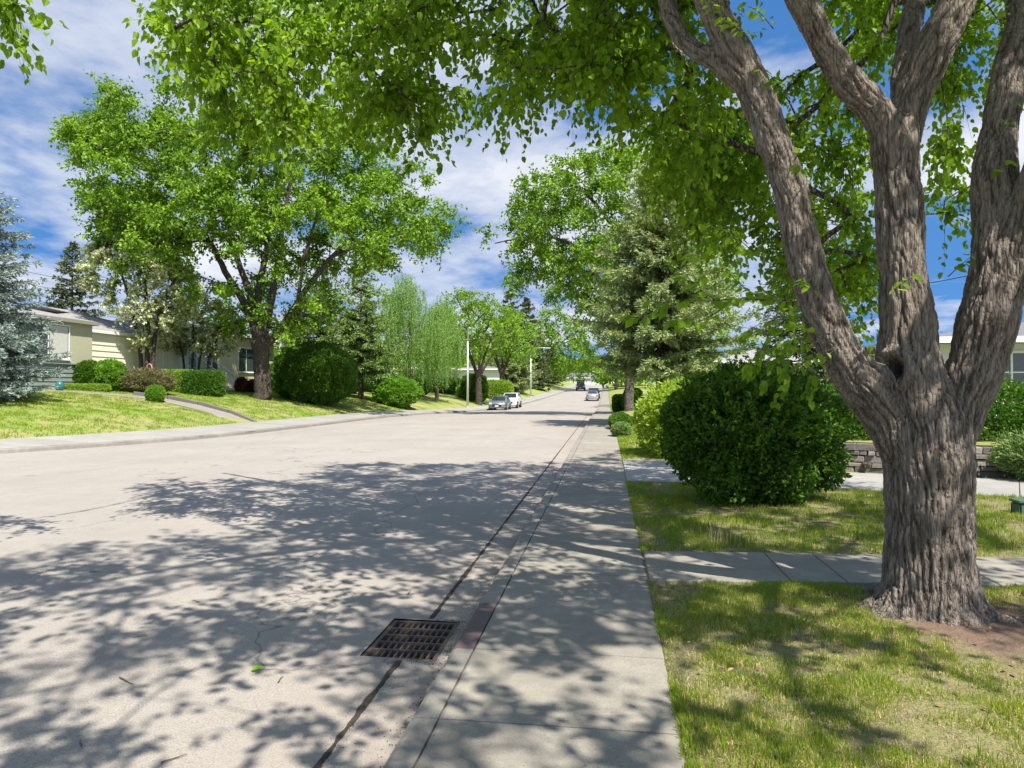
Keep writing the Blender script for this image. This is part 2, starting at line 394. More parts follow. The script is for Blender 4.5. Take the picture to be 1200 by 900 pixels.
def gcols(y):
    lk = float(LK(y)); b = lk-SWL; row = []
    for t in offL[::-1]:
        x = b-t; row.append((x, y, gz(x-1e-4, y)+.035*float(perlin(np.array([[x*.5, y*.5, 0]]))[0])*min(1, t)-.012))
    row.append((b+.05, y, float(pf(y))-.6)); row.append((.25, y, float(pf(y))-.6))
    for t in offR:
        x = .33+t; row.append((x, y, gz(x+1e-4, y)+.03*float(perlin(np.array([[x*.6, y*.6, 3]]))[0])*min(1, t*.7)-.012))
    return row
grid_strip('ground', Ysg, gcols, M['lawn'])

GX0, GX1, GY0, GY1 = -1.63, -1.11, 4.56, 5.34     # storm drain opening
Yr = np.unique(np.concatenate([[-40, -20, -8, -3], np.arange(0, 60, 1.0), [GY0, GY1], np.arange(60, 150, 3), np.arange(150, 290, 8)]))
def rcols(y):
    lk = float(LK(y)); xs = [lk-.01+(GX0-.9-lk)*k/12 for k in range(13)]+[GX0, GX1, RK+.012]
    c = (lk+RK)/2; hw = (RK-lk)/2
    return [(x, y, float(pf(y))-.125+.07*(1-min(1, abs((x-c)/hw))**2)*1.0-.0) for x in xs]
iy = int(np.where(np.isclose(Yr, GY0))[0][0])
grid_strip('road', Yr, rcols, M['road'], skip=lambda i, j: GY0-.01 <= Yr[i] < GY1-.01 and j == 13)
def road_z(x, y):
    lk = float(LK(y)); c = (lk+RK)/2; hw = (RK-lk)/2
    return float(pf(y))-.125+.07*(1-min(1, abs((x-c)/hw))**2)

def slabs(name, ys, prof, mat, gaps, jitter=.004):
    """prof(y) -> list of (x,z) across the top; slab thickness .12; one bevelled block per bay"""
    mb = MB()
    for k in range(len(ys)-1):
        g = gaps[k % len(gaps)]
        y0, y1 = ys[k]+g/2, ys[k+1]-gaps[(k+1) % len(gaps)]/2
        n = max(1, int((y1-y0)/2.0)+1); dz = random.uniform(-jitter, jitter)
        rows = []
        for i in range(n+1):
            y = y0+(y1-y0)*i/n; rows.append([(x, y, z+dz) for x, z in prof(y)])
        m = len(rows[0]); b = len(mb.v)
        for r in rows: mb.v += r
        for r in rows: mb.v += [(r[0][0], r[0][1], r[0][2]-.14), (r[-1][0], r[-1][1], r[-1][2]-.14)]
        base2 = b+(n+1)*m
        for i in range(n):
            for j in range(m-1): mb.f.append((b+i*m+j, b+i*m+j+1, b+(i+1)*m+j+1, b+(i+1)*m+j))
            mb.f.append((b+i*m, b+(i+1)*m, base2+2*(i+1), base2+2*i))
            mb.f.append((b+i*m+m-1, base2+2*i+1, base2+2*(i+1)+1, b+(i+1)*m+m-1))
        mb.f.append(tuple([b+j for j in range(m)][::-1]+[base2, base2+1]))
        mb.f.append(tuple([b+n*m+j for j in range(m)]+[base2+2*n+1, base2+2*n]))
    return tag(mb.build(name, mat), kind='structure')
ysR = [-6+.97*k+(.0) for k in range(-2, 70)]; off = 4.47-min(ysR, key=lambda v: abs(v-4.47)); ysR = [y+off for y in ysR]
ysR_all = ysR+[ysR[-1]+3*k for k in range(1, 70)]
jr = .012
def profR(y):
    z = float(pf(y)); return [(RK+.165, z-.005), (RK+.178, z), (-.4, z), (0, z-.002), (.335, z-.004), (.35, z-.012)]
slabs('sidewalk', ysR_all, profR, M['sidewalk'], [.010, .004, .004], .002)
# grey joint filler below the slabs
def strip(name, Y, x0, x1, dz, mat, **k):
    return grid_strip(name, Y, lambda y: [(x0(y), y, float(pf(y))+dz), (x1(y), y, float(pf(y))+dz)], mat)
strip('sidewalk_bed', Yr, lambda y: RK+.03, lambda y: .32, -.02, M['dark_concrete'])
# right kerb: rounded nose, near-vertical face down to the road
def kerb_profile(x, z, s):
    return [(x, z-.14), (x+s*.012, z-.035), (x+s*.022, z-.012), (x+s*.045, z-.001), (x+s*.155, z)]
ysk = [y for y in ysR_all]
def kerb_blocks(name, ys, fx, s, mat, skip=()):
    mb = MB()
    for k in range(len(ys)-1):
        if k in skip: continue
        y0, y1 = ys[k]+.003, ys[k+1]-.003
        P0 = kerb_profile(fx(y0), float(pf(y0)), s); P1 = kerb_profile(fx(y1), float(pf(y1)), s)
        P0.append((P0[-1][0], P0[-1][1]-.14)); P1.append((P1[-1][0], P1[-1][1]-.14))
        m = len(P0); v = [(x, y0, z) for x, z in P0]+[(x, y1, z) for x, z in P1]
        mb.add(v, [(j, j+1, m+j+1, m+j) for j in range(m-1)]+[tuple(range(m))[::-1], tuple(range(m, 2*m))])
    return tag(mb.build(name, mat), kind='structure')
i_in = [k for k in range(len(ysk)-1) if ysk[k] <= 4.5 < ysk[k+1]+.01][-1]
kk = min(range(len(ysk)), key=lambda k: abs(ysk[k]-4.47))
kerb_blocks('kerb', ysk, lambda y: RK, 1, M['kerb'], skip=(kk,))
# left sidewalk + kerb
ysL = list(np.arange(-12, 130, 1.6))+list(np.arange(131, 260, 4))
def profL(y):
    x = float(LK(y)); z = float(pf(y)); return [(x-.165, z+.01), (x-.18, z+.014), (x-1.2, z+.08), (x-SWL+.02, z+.152), (x-SWL, z+.14)][::-1]
slabs('far_sidewalk', ysL, profL, M['far_sidewalk'], [.03], .003)
kerb_blocks('far_kerb', ysL, lambda y: float(LK(y)), -1, M['kerb'])
strip('far_sidewalk_bed', Yr, lambda y: float(LK(y))-SWL+.03, lambda y: float(LK(y))-.03, -.02, M['dark_concrete'])

# cross walk to the house door, near right
def quad_slabs(name, bays, mat, th=.12, gap=.012):
    mb = MB()
    for q in bays:
        c = np.mean(np.array(q, float), 0)
        top = []
        for p in q:
            p = np.array(p, float); d = c-p; p = p+d/np.linalg.norm(d)*gap; top.append(p)
        v = [tuple(p) for p in top]+[(p[0], p[1], p[2]-th) for p in top]; n = len(q)
        mb.add(v, [tuple(range(n)), tuple(range(n, 2*n))[::-1]]+[(i, i+n, (i+1) % n+n, (i+1) % n) for i in range(n)])
    return tag(mb.build(name, mat, bevel=.006, seg=1), kind='structure')
xs = [.362, 1.55, 2.0, 3.2, 4.4, 5.6, 6.8, 8.0]
yn = lambda x: 6.22+.03*(x-.36); yf = lambda x: 7.36-.01*(x-.36)
quad_slabs('front_walk', [((a, yn(a), gz(a, 6.2)+.012), (b, yn(b), gz(b, 6.2)+.012), (b, yf(b), gz(b, 7.4)+.012), (a, yf(a), gz(a, 7.4)+.012)) for a, b in zip(xs[:-1], xs[1:])], M['sidewalk'], gap=.01)
# driveway, right
dn = [(.362, 13.0), (1.9, 12.6), (3.5, 12.05), (6.1, 11.5), (9, 11.2), (13, 11.0)]
df = [(.362, 17.0), (1.9, 16.3), (4.2, 14.5), (7.2, 13.6), (10.0, 13.3), (14, 13.1)]
quad_slabs('driveway', [((*dn[i], gz(*dn[i])+.014), (*dn[i+1], gz(*dn[i+1])+.014), (*df[i+1], gz(*df[i+1])+.014), (*df[i], gz(*df[i])+.014)) for i in range(5)], M['drive'], gap=.008)

# path up the left lawn, with its dark low edging
def left_path():
    mb = MB(); c = [(-16.35, 30.9), (-18.0, 31.3), (-19.8, 31.7), (-21.6, 32.0), (-23.2, 31.6), (-25.5, 30.4), (-28, 29.2)]
    V = []
    for i, (x, y) in enumerate(c):
        a = c[max(i-1, 0)]; b = c[min(i+1, len(c)-1)]; d = nrm([b[0]-a[0], b[1]-a[1]]); n = np.array([-d[1], d[0]])
        w = .65
        for s in (-1, 1):
            px, py = x+n[0]*w*s, y+n[1]*w*s; V.append((px, py, gz(px, py)+.03))
    m = len(c); mb.add(V+[(a, b, z-.1) for a, b, z in V], [(2*i, 2*i+1, 2*i+3, 2*i+2) for i in range(m-1)]+[(2*i, 2*i+2, 2*m+2*i+2, 2*m+2*i) for i in range(m-1)]+[(2*i+1, 2*m+2*i+1, 2*m+2*i+3, 2*i+3) for i in range(m-1)])
    tag(mb.build('garden_path', M['sidewalk']), kind='structure')
    e = MB()
    for i in range(3, -1, -1):
        x0, y0 = c[i]; x1, y1 = c[i+1] if i < len(c)-1 else c[i]
        p0 = (x0-.05, y0+.72, gz(x0, y0+.7)+.06); p1 = (x1+.02, y1+.72, gz(x1, y1+.7)+.08)
        e.bar(p0, p1, .13, .24)
    return tag(e.build('edging_kerb', M['dark_concrete'], bevel=.01, seg=1), 'low dark concrete edging along the far side of the garden path', 'edging')
left_path()

# storm drain
def storm_drain():
    zt = -.128
    r = empty('storm_drain', ((GX0+GX1)/2, (GY0+GY1)/2, zt)); tag(r, 'rusty cast iron storm drain grate set in the gutter beside the kerb', 'drain')
    w, l = (GX1-GX0), (GY1-GY0)
    f = MB(); t = .035
    f.box(-w/2, -w/2+t, -l/2, l/2, -.05, .002).box(w/2-t, w/2, -l/2, l/2, -.05, .002)
    f.box(-w/2+t, w/2-t, -l/2, -l/2+t, -.05, .0).box(-w/2+t, w/2-t, l/2-t, l/2, -.05, .0)
    f.build('frame', M['iron'], r, bevel=.004, seg=1)
    g = MB(); iw, il = w-2*t, l-2*t
    for k in range(1, 10):
        x = -iw/2+iw*k/10; g.box(x-.006, x+.006, -il/2, il/2, -.032, -.006)
    for k in range(1, 5):
        y = -il/2+il*k/5; g.box(-iw/2, iw/2, y-.011, y+.011, -.04, -.001)
    g.build('grate', M['iron'], r)
    p = MB(); d = .6
    p.add([(-w/2, -l/2, -.05), (w/2, -l/2, -.05), (w/2, l/2, -.05), (-w/2, l/2, -.05), (-w/2, -l/2, -d), (w/2, -l/2, -d), (w/2, l/2, -d), (-w/2, l/2, -d)], [(0, 1, 5, 4), (1, 2, 6, 5), (2, 3, 7, 6), (3, 0, 4, 7), (4, 5, 6, 7)])
    p.build('pit', M['pit'], r)
    k = kerb_profile(RK, 0, 1); k.append((k[-1][0], k[-1][1]-.14)); y0, y1 = ysk[kk]+.003, ysk[kk+1]-.003; m = len(k)
    c = MB(); cx, cy = r.location.x, r.location.y
    c.add([(x-cx+.0, y0-cy, z-zt) for x, z in k]+[(x-cx, y1-cy, z-zt) for x, z in k], [(j, j+1, m+j+1, m+j) for j in range(m-1)]+[tuple(range(m))[::-1], tuple(range(m, 2*m))])
    c.build('kerb_casting', M['kerb_rust'], r)
    a = MB()   # worn dark apron round the frame
    ring = [(-w/2-.09, -l/2-.05), (-w/2-.05, -l/2-.1), (w/2+.03, -l/2-.07), (w/2+.1, -l/2-.02), (w/2+.11, l/2+.08), (w/2, l/2+.13), (-w/2+.08, l/2+.08), (-w/2-.05, l/2+.06), (-w/2-.1, .1)]
storm_drain()
def gutter_debris():
    V = []; Fc = []
    def ribbon(y0, y1, xc, w, seed, gap=None):
        ys = np.concatenate([np.arange(y0, min(y1, 14), .022), np.arange(14, max(y1, 14.01), .1)]); n = len(ys)
        a = perlin(np.c_[ys*2.2, np.full(n, seed), np.zeros(n)]); b = perlin(np.c_[ys*9, np.full(n, seed+5), np.zeros(n)])
        c = perlin(np.c_[ys*9, np.full(n, seed+9), np.zeros(n)]); ww = np.maximum(w*(.62+.5*a)+w*.45*np.abs(b), .006)
        for i in range(n):
            y = ys[i]; base = len(V)
            x = xc+.005*b[i]; z = float(pf(y))-.125
            zc = z+.004
            V.extend([(x-ww[i]-.007*c[i], y, zc-.002), (x-ww[i]*.3, y, zc+.007+.004*c[i]), (x+ww[i]*.4, y, zc+.006+.004*b[i]), (x+ww[i]+.006*c[i], y, zc-.002)])
            if i and not (GY0-.02 < y < GY1+.05 and xc > GX0-.1):
                for j in range(3): Fc.append((base-4+j, base-3+j, base+1+j, base+j))
    ribbon(1.0, 60, -1.35, .034, 1.3); ribbon(1.0, 40, -1.03, .014, 8.1)
    # grains
    n = 9000; gy = RNG.uniform(1.6, 16, n); q_ = RNG.random(n); gx = np.where(q_ < .6, -1.35+RNG.normal(0, .032, n), np.where(q_ < .9, -1.03+RNG.normal(0, .03, n), -1.2+RNG.normal(0, .12, n)))
    e = RNG.random(n) < .14; ea = RNG.uniform(0, 4, n); u_ = RNG.random(n); gx = np.where(e, np.where(ea < 2, GX0+(GX1-GX0)*u_, np.where(ea < 3, GX0, GX1))+RNG.normal(0, .035, n), gx); gy = np.where(e, np.where(ea < 1, GY0, np.where(ea < 2, GY1, GY0+(GY1-GY0)*u_))+RNG.normal(0, .04, n), gy); s = RNG.uniform(.0012, .0042, n)*(1+gy*.03)
    for x, y, q in zip(gx, gy, s):
        if GY0-.0 < y < GY1+.0 and GX0-.0 < x < GX1+.0 or x > -1.01: continue
        b = len(V); z = -.122; V.extend([(x-q, y-q*.6, z), (x+q, y-q, z), (x+.3*q, y+q, z), (x, y, z+q*1.1)]); Fc.extend([(b, b+1, b+3, b+3), (b+1, b+2, b+3, b+3), (b+2, b, b+3, b+3)])
    mb = MB(); mb.v = V; mb.f = [tuple(dict.fromkeys(f)) for f in Fc]
    tag(mb.build('gutter_debris', M['soil'], smooth=False), 'dark moss, soil and grit lining the gutter joints', 'debris', kind='stuff')
gutter_debris()

# ------------------------------------------------------------------ vegetation kit
def leaf_mesh(name, P, D, Nn, L, W, mat, parent=None, rnd=None, ovate=False, fold=.22, curl=.0):
    D = nrm(D); S = nrm(np.cross(D, Nn)); U = np.cross(S, D)
    L = np.broadcast_to(L, (len(P),))[:, None]; W = np.broadcast_to(W, (len(P),))[:, None]; n = len(P)
    tip = P+D*L-U*L*curl
    if rnd is None: rnd = RNG.random(n)
    if ovate:
        q = [P, P+D*L*.22+S*W*.40+U*W*fold, P+D*L*.58+S*W*.46+U*W*fold-U*L*curl*.3, tip, P+D*L*.58-S*W*.46+U*W*fold-U*L*curl*.3, P+D*L*.22-S*W*.40+U*W*fold]
        V = np.stack(q, 1).reshape(-1, 3); b = np.arange(n)[:, None]*6
        Fc = np.concatenate([b+np.array([0, 1, 2, 3]), b+np.array([0, 3, 4, 5])]); k = 6
    else:
        q = [P, P+D*L*.45+S*W*.5+U*W*fold, tip, P+D*L*.45-S*W*.5+U*W*fold]
        V = np.stack(q, 1).reshape(-1, 3); b = np.arange(n)[:, None]*4
        Fc = np.concatenate([b+np.array([0, 1, 2]), b+np.array([0, 2, 3])]); k = 4
    return mesh_np(name, V, Fc, mat, parent, rnd=np.repeat(rnd, k))

def sprays(C, D0, Rr, ntw, nl, droop=.3, jitter=1.0, flat=0.0):
    """twigs round each attractor C with direction D0, radius Rr. returns leaf positions, dirs, twig segments"""
    n = len(C); Rr = np.broadcast_to(Rr, (n,))
    c = np.repeat(C, ntw, 0); r = np.repeat(Rr, ntw)[:, None]; d0 = np.repeat(D0, ntw, 0)
    d = nrm(d0*.55+rvec(len(c))*jitter*np.array([1, 1, 1-flat]))
    st = c+rvec(len(c))*r*.15-d*r*.1
    ln = r*RNG.uniform(.7, 1.25, (len(c), 1))
    mid = st+d*ln*.5+np.array([0, 0, .03])*ln; end = st+d*ln+np.array([0, 0, -1])*ln*droop
    t = np.tile((np.arange(nl)+.6)/nl, len(c))[:, None]
    S = np.repeat(st, nl, 0); Mi = np.repeat(mid, nl, 0); E = np.repeat(end, nl, 0)
    P = (1-t)**2*S+2*t*(1-t)*Mi+t*t*E
    T = nrm(2*(1-t)*(Mi-S)+2*t*(E-Mi))
    return P, T, (st, mid, end)
def twig_mesh(name, tw, rad, mat, parent):
    st, mid, end = tw; n = len(st); V = []; pts = [st, mid*.5+(st+end)*.25, end]
    T = nrm(end-st); U = nrm(np.cross(T, rvec(n))); W = np.cross(T, U)
    for i, p in enumerate(pts):
        r = rad*(1-.4*i)
        for k in range(3):
            a = 2*math.pi*k/3; V.append(p+(U*math.cos(a)+W*math.sin(a))*r)
    V = np.stack(V, 1).reshape(-1, 3); b = np.arange(n)[:, None]*9; Fc = []
    for i in range(2):
        for k in range(3): Fc.append(b+np.array([i*3+k, i*3+(k+1) % 3, (i+1)*3+(k+1) % 3, (i+1)*3+k]))
    return V, np.concatenate(Fc)

class Skeleton:
    def __init__(s): s.p = []; s.par = []; s.r = []
    def limb(s, pts, rads, parent=-1, step=.35):
        """polyline limb; densified; returns last index"""
        pts = [np.array(p, float) for p in pts]; prev = parent
        for i in range(len(pts)-1):
            n = max(1, int(np.linalg.norm(pts[i+1]-pts[i])/step))
            for k in range(n):
                t = k/n; s.p.append(pts[i]*(1-t)+pts[i+1]*t); s.r.append(rads[i]*(1-t)+rads[i+1]*t); s.par.append(prev); prev = len(s.p)-1
        s.p.append(pts[-1]); s.r.append(rads[-1]); s.par.append(prev); return len(s.p)-1
    def nearest(s, q): return int(np.argmin(np.linalg.norm(np.array(s.p)-np.array(q), axis=1)))
    def attach(s, A, seg=.45, arch=.1, r0=.007, wob=.12, pw=.5):
        n0 = len(s.p); base = np.array(s.p); r_ini = np.array(s.r)
        cap = len(A)*40+n0; P = np.zeros((cap, 3)); P[:n0] = base; m = n0; cnt = np.zeros(cap); par = np.full(cap, -1)
        dist0 = np.array([np.min(np.linalg.norm(base-a, axis=1)) for a in A]); order = np.argsort(dist0)
        lines = []; dirs = np.zeros((len(A), 3))
        for oi in order:
            a = A[oi]; dd = np.linalg.norm(P[:m]-a, axis=1)
            dd = dd+np.maximum(0, P[:m, 2]-a[2])*.35
            if n0 < m: dd[:n0] *= 1.0
            j = int(np.argmin(dd)); p0 = P[j]; L = np.linalg.norm(a-p0); k = max(2, int(L/seg)); k = min(k, 30)
            prev = j; idx = [j]
            side = rvec(1)[0]*wob*L
            for i in range(1, k+1):
                t = i/k; q = p0*(1-t)+a*t+np.array([0, 0, 1])*arch*L*4*t*(1-t)*.6+side*math.sin(math.pi*t)*.6+(rvec(1)[0]*wob*.25*L/k if i < k else 0)
                P[m] = q; par[m] = prev; prev = m; idx.append(m); m += 1
            lines.append(idx); dirs[oi] = nrm(a-P[idx[-2]])
            q = prev
            while q >= n0: cnt[q] += 1; q = par[q]
        rad = r0*np.power(np.maximum(cnt, 1), pw)
        out = []
        for idx in lines:
            j = idx[0]; rr = [min(rad[i], 1) for i in idx[1:]]
            r_s = rr[0]*1.15; r_s = min(r_s, (r_ini[j] if j < n0 else rad[j]))
            out.append(([P[i] for i in idx], [r_s]+rr))
        s.lines = out; return dirs
    def build(s, name, mat, parent, sides=5, minr=0):
        mb = MB()
        for P, r in s.lines: mb.tube(P, r, sides, cap=False)
        V = np.array(mb.v); Fc = np.array(mb.f)
        return mesh_np(name, V, Fc, mat, parent, smooth=True)

def merge(a, b):
    return np.concatenate([a[0], b[0]]), np.concatenate([a[1], b[1]+len(a[0])])
def limb_tubes(limbs, sides=10):
    mb = MB()
    for pts, rads in limbs: mb.tube(pts, rads, sides, cap=True)
    return mb
def smooth_curve(pts, rads, n=4):
    """catmull-rom densify"""
    P = np.array(pts, float); r = np.array(rads, float); out = []; ro = []
    for i in range(len(P)-1):
        a = P[max(i-1, 0)]; b = P[i]; c = P[i+1]; d = P[min(i+2, len(P)-1)]
        for k in range(n):
            t = k/n; out.append(.5*((2*b)+(-a+c)*t+(2*a-5*b+4*c-d)*t*t+(-a+3*b-3*c+d)*t**3)); ro.append(r[i]*(1-t)+r[i+1]*t)
    out.append(P[-1]); ro.append(r[-1]); return out, ro

def broadleaf(name, label, group, base, limbs, A, leaf, bark, Rr=.9, ntw=6, nl=8, leafL=.16, leafW=.11, droop=.2, r0=.012, cat='tree', arch=.1, flat=.2, extra=None, seg=.7, pw=.5, orient=.5, curl=.1):
    """base xyz; limbs list of (pts, rads) world; A attractors world"""
    root = empty(name, tuple(base)); tag(root, label, cat, group)
    base = np.array(base, float)
    sk = Skeleton(); L2 = []
    for pts, rads in limbs:
        p, r = smooth_curve(pts, rads); p = [q+RNG.normal(0, .25, 3)*rr*.35 if 0 < i < len(p)-1 else q for i, (q, rr) in enumerate(zip(p, r))]
        L2.append(([q-base for q in p], r)); sk.limb([q-base for q in p], r, step=.5)
    mb = limb_tubes(L2, 12)
    # trunk flare
    mesh_np('trunk', np.array(mb.v), np.array([f for f in mb.f if len(f) == 4]), bark, root, smooth=True)
    A = A-base
    dirs = sk.attach(A, seg=seg, arch=arch, r0=r0, pw=pw)
    sk.build('branches', bark, root, 4)
    P, T, tw = sprays(A, dirs, Rr, ntw, nl, droop=droop, flat=flat)
    n = len(P)
    D = nrm(T*.5+rvec(n)*.9+np.array([0, 0, -.25])); Nn = nrm(rvec(n)+np.array([0, 0, orient*2]))
    leaf_mesh('foliage', P+rvec(n)*Rr*.12, D, Nn, leafL*RNG.uniform(.7, 1.2, n), leafW*RNG.uniform(.7, 1.2, n), leaf, root, curl=curl)
    if extra:
        em, frac, el, ew = extra; k = RNG.random(n) < frac
        Pe = P[k]+nrm(P[k]-A.mean(0)+base*0)*.12; m = len(Pe)
        leaf_mesh('blossom', Pe, rvec(m), nrm(rvec(m)+[0, 0, 1]), el*RNG.uniform(.7, 1.3, m), ew, em, root)
    return root
def poly_attractors(poly, n, dc, th, centre=None, zmin=None, clear=None, edge=0, seedf=None, tries=400):
    """attractors whose picture position lies in poly, spread in depth around dc with thickness th (bulging in the middle)"""
    xs = [p[0] for p in poly]; ys = [p[1] for p in poly]; cx = (min(xs)+max(xs))/2; cy = (min(ys)+max(ys))/2; wx = (max(xs)-min(xs))/2; wy = (max(ys)-min(ys))/2
    out = []
    for _ in range(tries):
        x = RNG.uniform(min(xs), max(xs), n); y = RNG.uniform(min(ys), max(ys), n); ok = inpoly(x, y, poly)
        for xx, yy in zip(x[ok], y[ok]):
            rr = min(1, ((xx-cx)/wx)**2+((yy-cy)/wy)**2); t = th*math.sqrt(max(.08, 1-rr*.8))
            d = dc+RNG.uniform(-1, 1)*t
            # keep picture position of the crown as a whole: position at the centre depth, then slide along the depth axis
            p = at(xx, yy, dc); q = p+np.array([_ax[0], _ax[1], 0])*(d-dc)
            px, py, _ = proj(q)
            if not inpoly(px, py, poly)[0]: continue
            if zmin and q[2] < zmin: continue
            out.append(q)
            if len(out) >= n: return np.array(out)
    return np.array(out)
def pxl(pts, dc, spread=0.0):
    """picture-measured centreline (x, y, width px[, depth offset]) -> world points and radii"""
    P = []; r = []
    for q in pts:
        d = dc+(q[3] if len(q) > 3 else 0); P.append(at(q[0], q[1], d)); r.append(q[2]/F*d/2)
    return P, r

def spruce(name, label, base, H, Rb, leaf, bark, z0=.6, nb=8, step=.38, tw=.5, droop=.32, seedv=0, dens=1.0, trunk=.2, needle=(.15, .05), tip=.8, group=None, shape=.85, cones=0, asym=None, gap=0):
    root = empty(name, tuple(base)); tag(root, label, 'tree', group)
    mb = MB(); mb.tube([(0, 0, -.3), (0, 0, .1), (0, 0, H*.5), (0, 0, H*.97)], [trunk*1.25, trunk, trunk*.55, .02], 10); mb.build('trunk', bark, root, smooth=True)
    bb = MB(); Ps = []; Ds = []; Ls = []; rd = []
    z = z0; k = 0
    while z < H-.1:
        t = (z-z0)/(H-z0); Lb = Rb*(1-t)**shape+.12
        if t < .12: Lb *= .75+2*t
        m = max(4, int(nb*(1-.35*t)))
        for i in range(m):
            a = k*1.3+2*math.pi*i/m+RNG.normal(0, .18); L = Lb*RNG.uniform(.72, 1.12)
            if asym is not None: L *= asym(a, t)
            if RNG.random() < gap: continue
            d = np.array([math.cos(a), math.sin(a)]); zz = z+RNG.normal(0, step*.3)
            ns = 7; s_ = np.linspace(0, 1, ns); dr = droop*(1-.9*t)
            zc = zz+L*(.10*(1+t*2)*s_-dr*s_+(dr*.55)*s_**2.4)
            pts = np.c_[d[0]*L*s_, d[1]*L*s_, zc]
            bb.tube(pts, list(np.linspace(max(.012, .016*L), .004, ns)), 4, cap=False)
            nt = max(6, int(L/.115*dens)); si = np.sort(RNG.uniform(.12, 1, nt)); si = np.concatenate([si, [1.0]])
            side = np.tile([1, -1], nt)[:len(si)]; tl = (tw*(1.05-si)*L*.55+.12)*RNG.uniform(.6, 1.2, len(si)); tl = np.minimum(tl, 1.3)
            bp = np.array([np.interp(si, s_, pts[:, c]) for c in range(3)]).T
            perp = np.array([-d[1], d[0], 0]); dd = np.array([d[0], d[1], -.1])
            td = nrm(dd[None]*.75+perp[None]*(side*1.0)[:, None]+RNG.normal(0, .12, (len(si), 3))+np.array([0, 0, -.12]))
            td[-1] = nrm(dd)
            nn = np.maximum(4, (tl/needle[0]*5.0*dens)).astype(int)
            tot = nn.sum(); ix = np.repeat(np.arange(len(si)), nn); u = RNG.random(tot)
            hang = -.22*(u**1.6)*tl[ix]
            p = bp[ix]+td[ix]*(u*tl[ix])[:, None]+np.c_[np.zeros(tot), np.zeros(tot), hang]
            dirn = nrm(td[ix]*.8+rvec(tot)*.65+np.array([0, 0, .12]))
            Ps.append(p+rvec(tot)*.02); Ds.append(dirn); Ls.append(needle[0]*RNG.uniform(.7, 1.25, tot))
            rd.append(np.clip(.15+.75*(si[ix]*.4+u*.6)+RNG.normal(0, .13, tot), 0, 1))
        z += step*RNG.uniform(.8, 1.15)*(1-.25*t); k += 1
    P = np.concatenate(Ps); D = np.concatenate(Ds); L = np.concatenate(Ls); rd = np.concatenate(rd)
    mesh_np('branches', np.array(bb.v), np.array(bb.f), bark, root, smooth=True)
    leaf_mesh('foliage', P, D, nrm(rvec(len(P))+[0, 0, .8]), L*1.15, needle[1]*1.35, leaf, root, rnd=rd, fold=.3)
    if cones:
        ok = np.where((P[:, 2] > H*.62))[0]; ci = RNG.choice(ok, min(cones, len(ok)), replace=False)
        m = len(ci); leaf_mesh('cones', P[ci], nrm(rvec(m)*.3+[0, 0, -1]), rvec(m), .14, .07, M['cone_brown'], root)
    return root

def shrub(name, label, c, rad, leaf, n=12000, L=.06, W=.04, expo=2.0, lump=.12, cat='shrub', group=None, bark=None, rz=0, shell=.14, stems=9, shoots=0, lumpf=1.6, flat0=True, ovate=False, droopy=0, branchy=0, lobes=None):
    """super-ellipsoid leaf volume standing on the ground at c"""
    root = empty(name, tuple(c), rz); tag(root, label, cat, group)
    d = rvec(n); q = np.abs(d)**expo; s = (q.sum(1))**(-1/expo)
    surf = d*s[:, None]
    lm = perlin(surf*lumpf*2+np.array([c[0], c[1], 0])*.7)
    deep = 1-np.abs(RNG.exponential(shell, n)); deep = np.clip(deep, .25, 1.04)
    f = (deep+lump*lm)
    P = surf*f[:, None]*np.array(rad); P[:, 2] += rad[2]*.93
    if lobes:
        lb = np.array(lobes); ix = RNG.choice(len(lb), n, p=lb[:, 3]**2/np.sum(lb[:, 3]**2)); P = surf*f[:, None]*lb[ix, 3:4]*np.array([1, 1, 1])*rad[0]+lb[ix, :3]*np.array(rad)*[1, 1, 1]; P[:, 2] = np.abs(P[:, 2])
    P = P[P[:, 2] > .02]; m = len(P)
    out = nrm((P-np.array([0, 0, rad[2]*.8]))/np.array(rad)**1.5)
    D = nrm(out*.8+rvec(m)*.8+np.array([0, 0, .2-droopy])); Nn = nrm(out*.5+rvec(m)*.9+np.array([0, 0, .5]))
    if shoots:
        a = rvec(shoots); a[:, 2] = np.abs(a[:, 2])*.9; a = nrm(a); st = a*np.array(rad)*.9; st[:, 2] += rad[2]*.9
        k = 9; t = np.tile(np.arange(k)/k, shoots)[:, None]; dd = nrm(a+rvec(shoots)*.4+np.array([0, 0, .4])); ln = RNG.uniform(.12, .38, shoots)
        Ps = np.repeat(st, k, 0)+np.repeat(dd*ln[:, None], k, 0)*t
        P = np.concatenate([P, Ps]); m2 = len(Ps); D = np.concatenate([D, nrm(np.repeat(dd, k, 0)+rvec(m2)*.9)]); Nn = np.concatenate([Nn, rvec(m2)])
    m = len(P)
    leaf_mesh('foliage', P, D, Nn, L*RNG.uniform(.65, 1.25, m), W*RNG.uniform(.7, 1.2, m), leaf, root, ovate=ovate, curl=.12)
    mb = MB(); 
    for i in range(stems):
        a = 2*math.pi*i/stems+RNG.normal(0, .3); e = np.array([math.cos(a)*rad[0]*.7, math.sin(a)*rad[1]*.7, rad[2]*RNG.uniform(.9, 1.5)])
        st = np.array([math.cos(a)*rad[0]*.12, math.sin(a)*rad[1]*.12, -.08])
        mid = st*.5+e*.35+np.array([0, 0, rad[2]*.25])
        p, r = smooth_curve([st, mid, e], [.028*rad[2], .02*rad[2], .006]); mb.tube(p, r, 5, cap=False)
        for _ in range(branchy):
            j = random.randint(2, len(p)-2); e2 = p[j]+rvec(1)[0]*np.array(rad)*.55+np.array([0, 0, .15]); mb.tube([p[j], (p[j]+e2)/2+rvec(1)[0]*.04, e2], [.012*rad[2], .008, .003], 4, cap=False)
    mesh_np('stems', np.array(mb.v), np.array(mb.f), bark or M['bark_dark'], root, smooth=True)
    return root

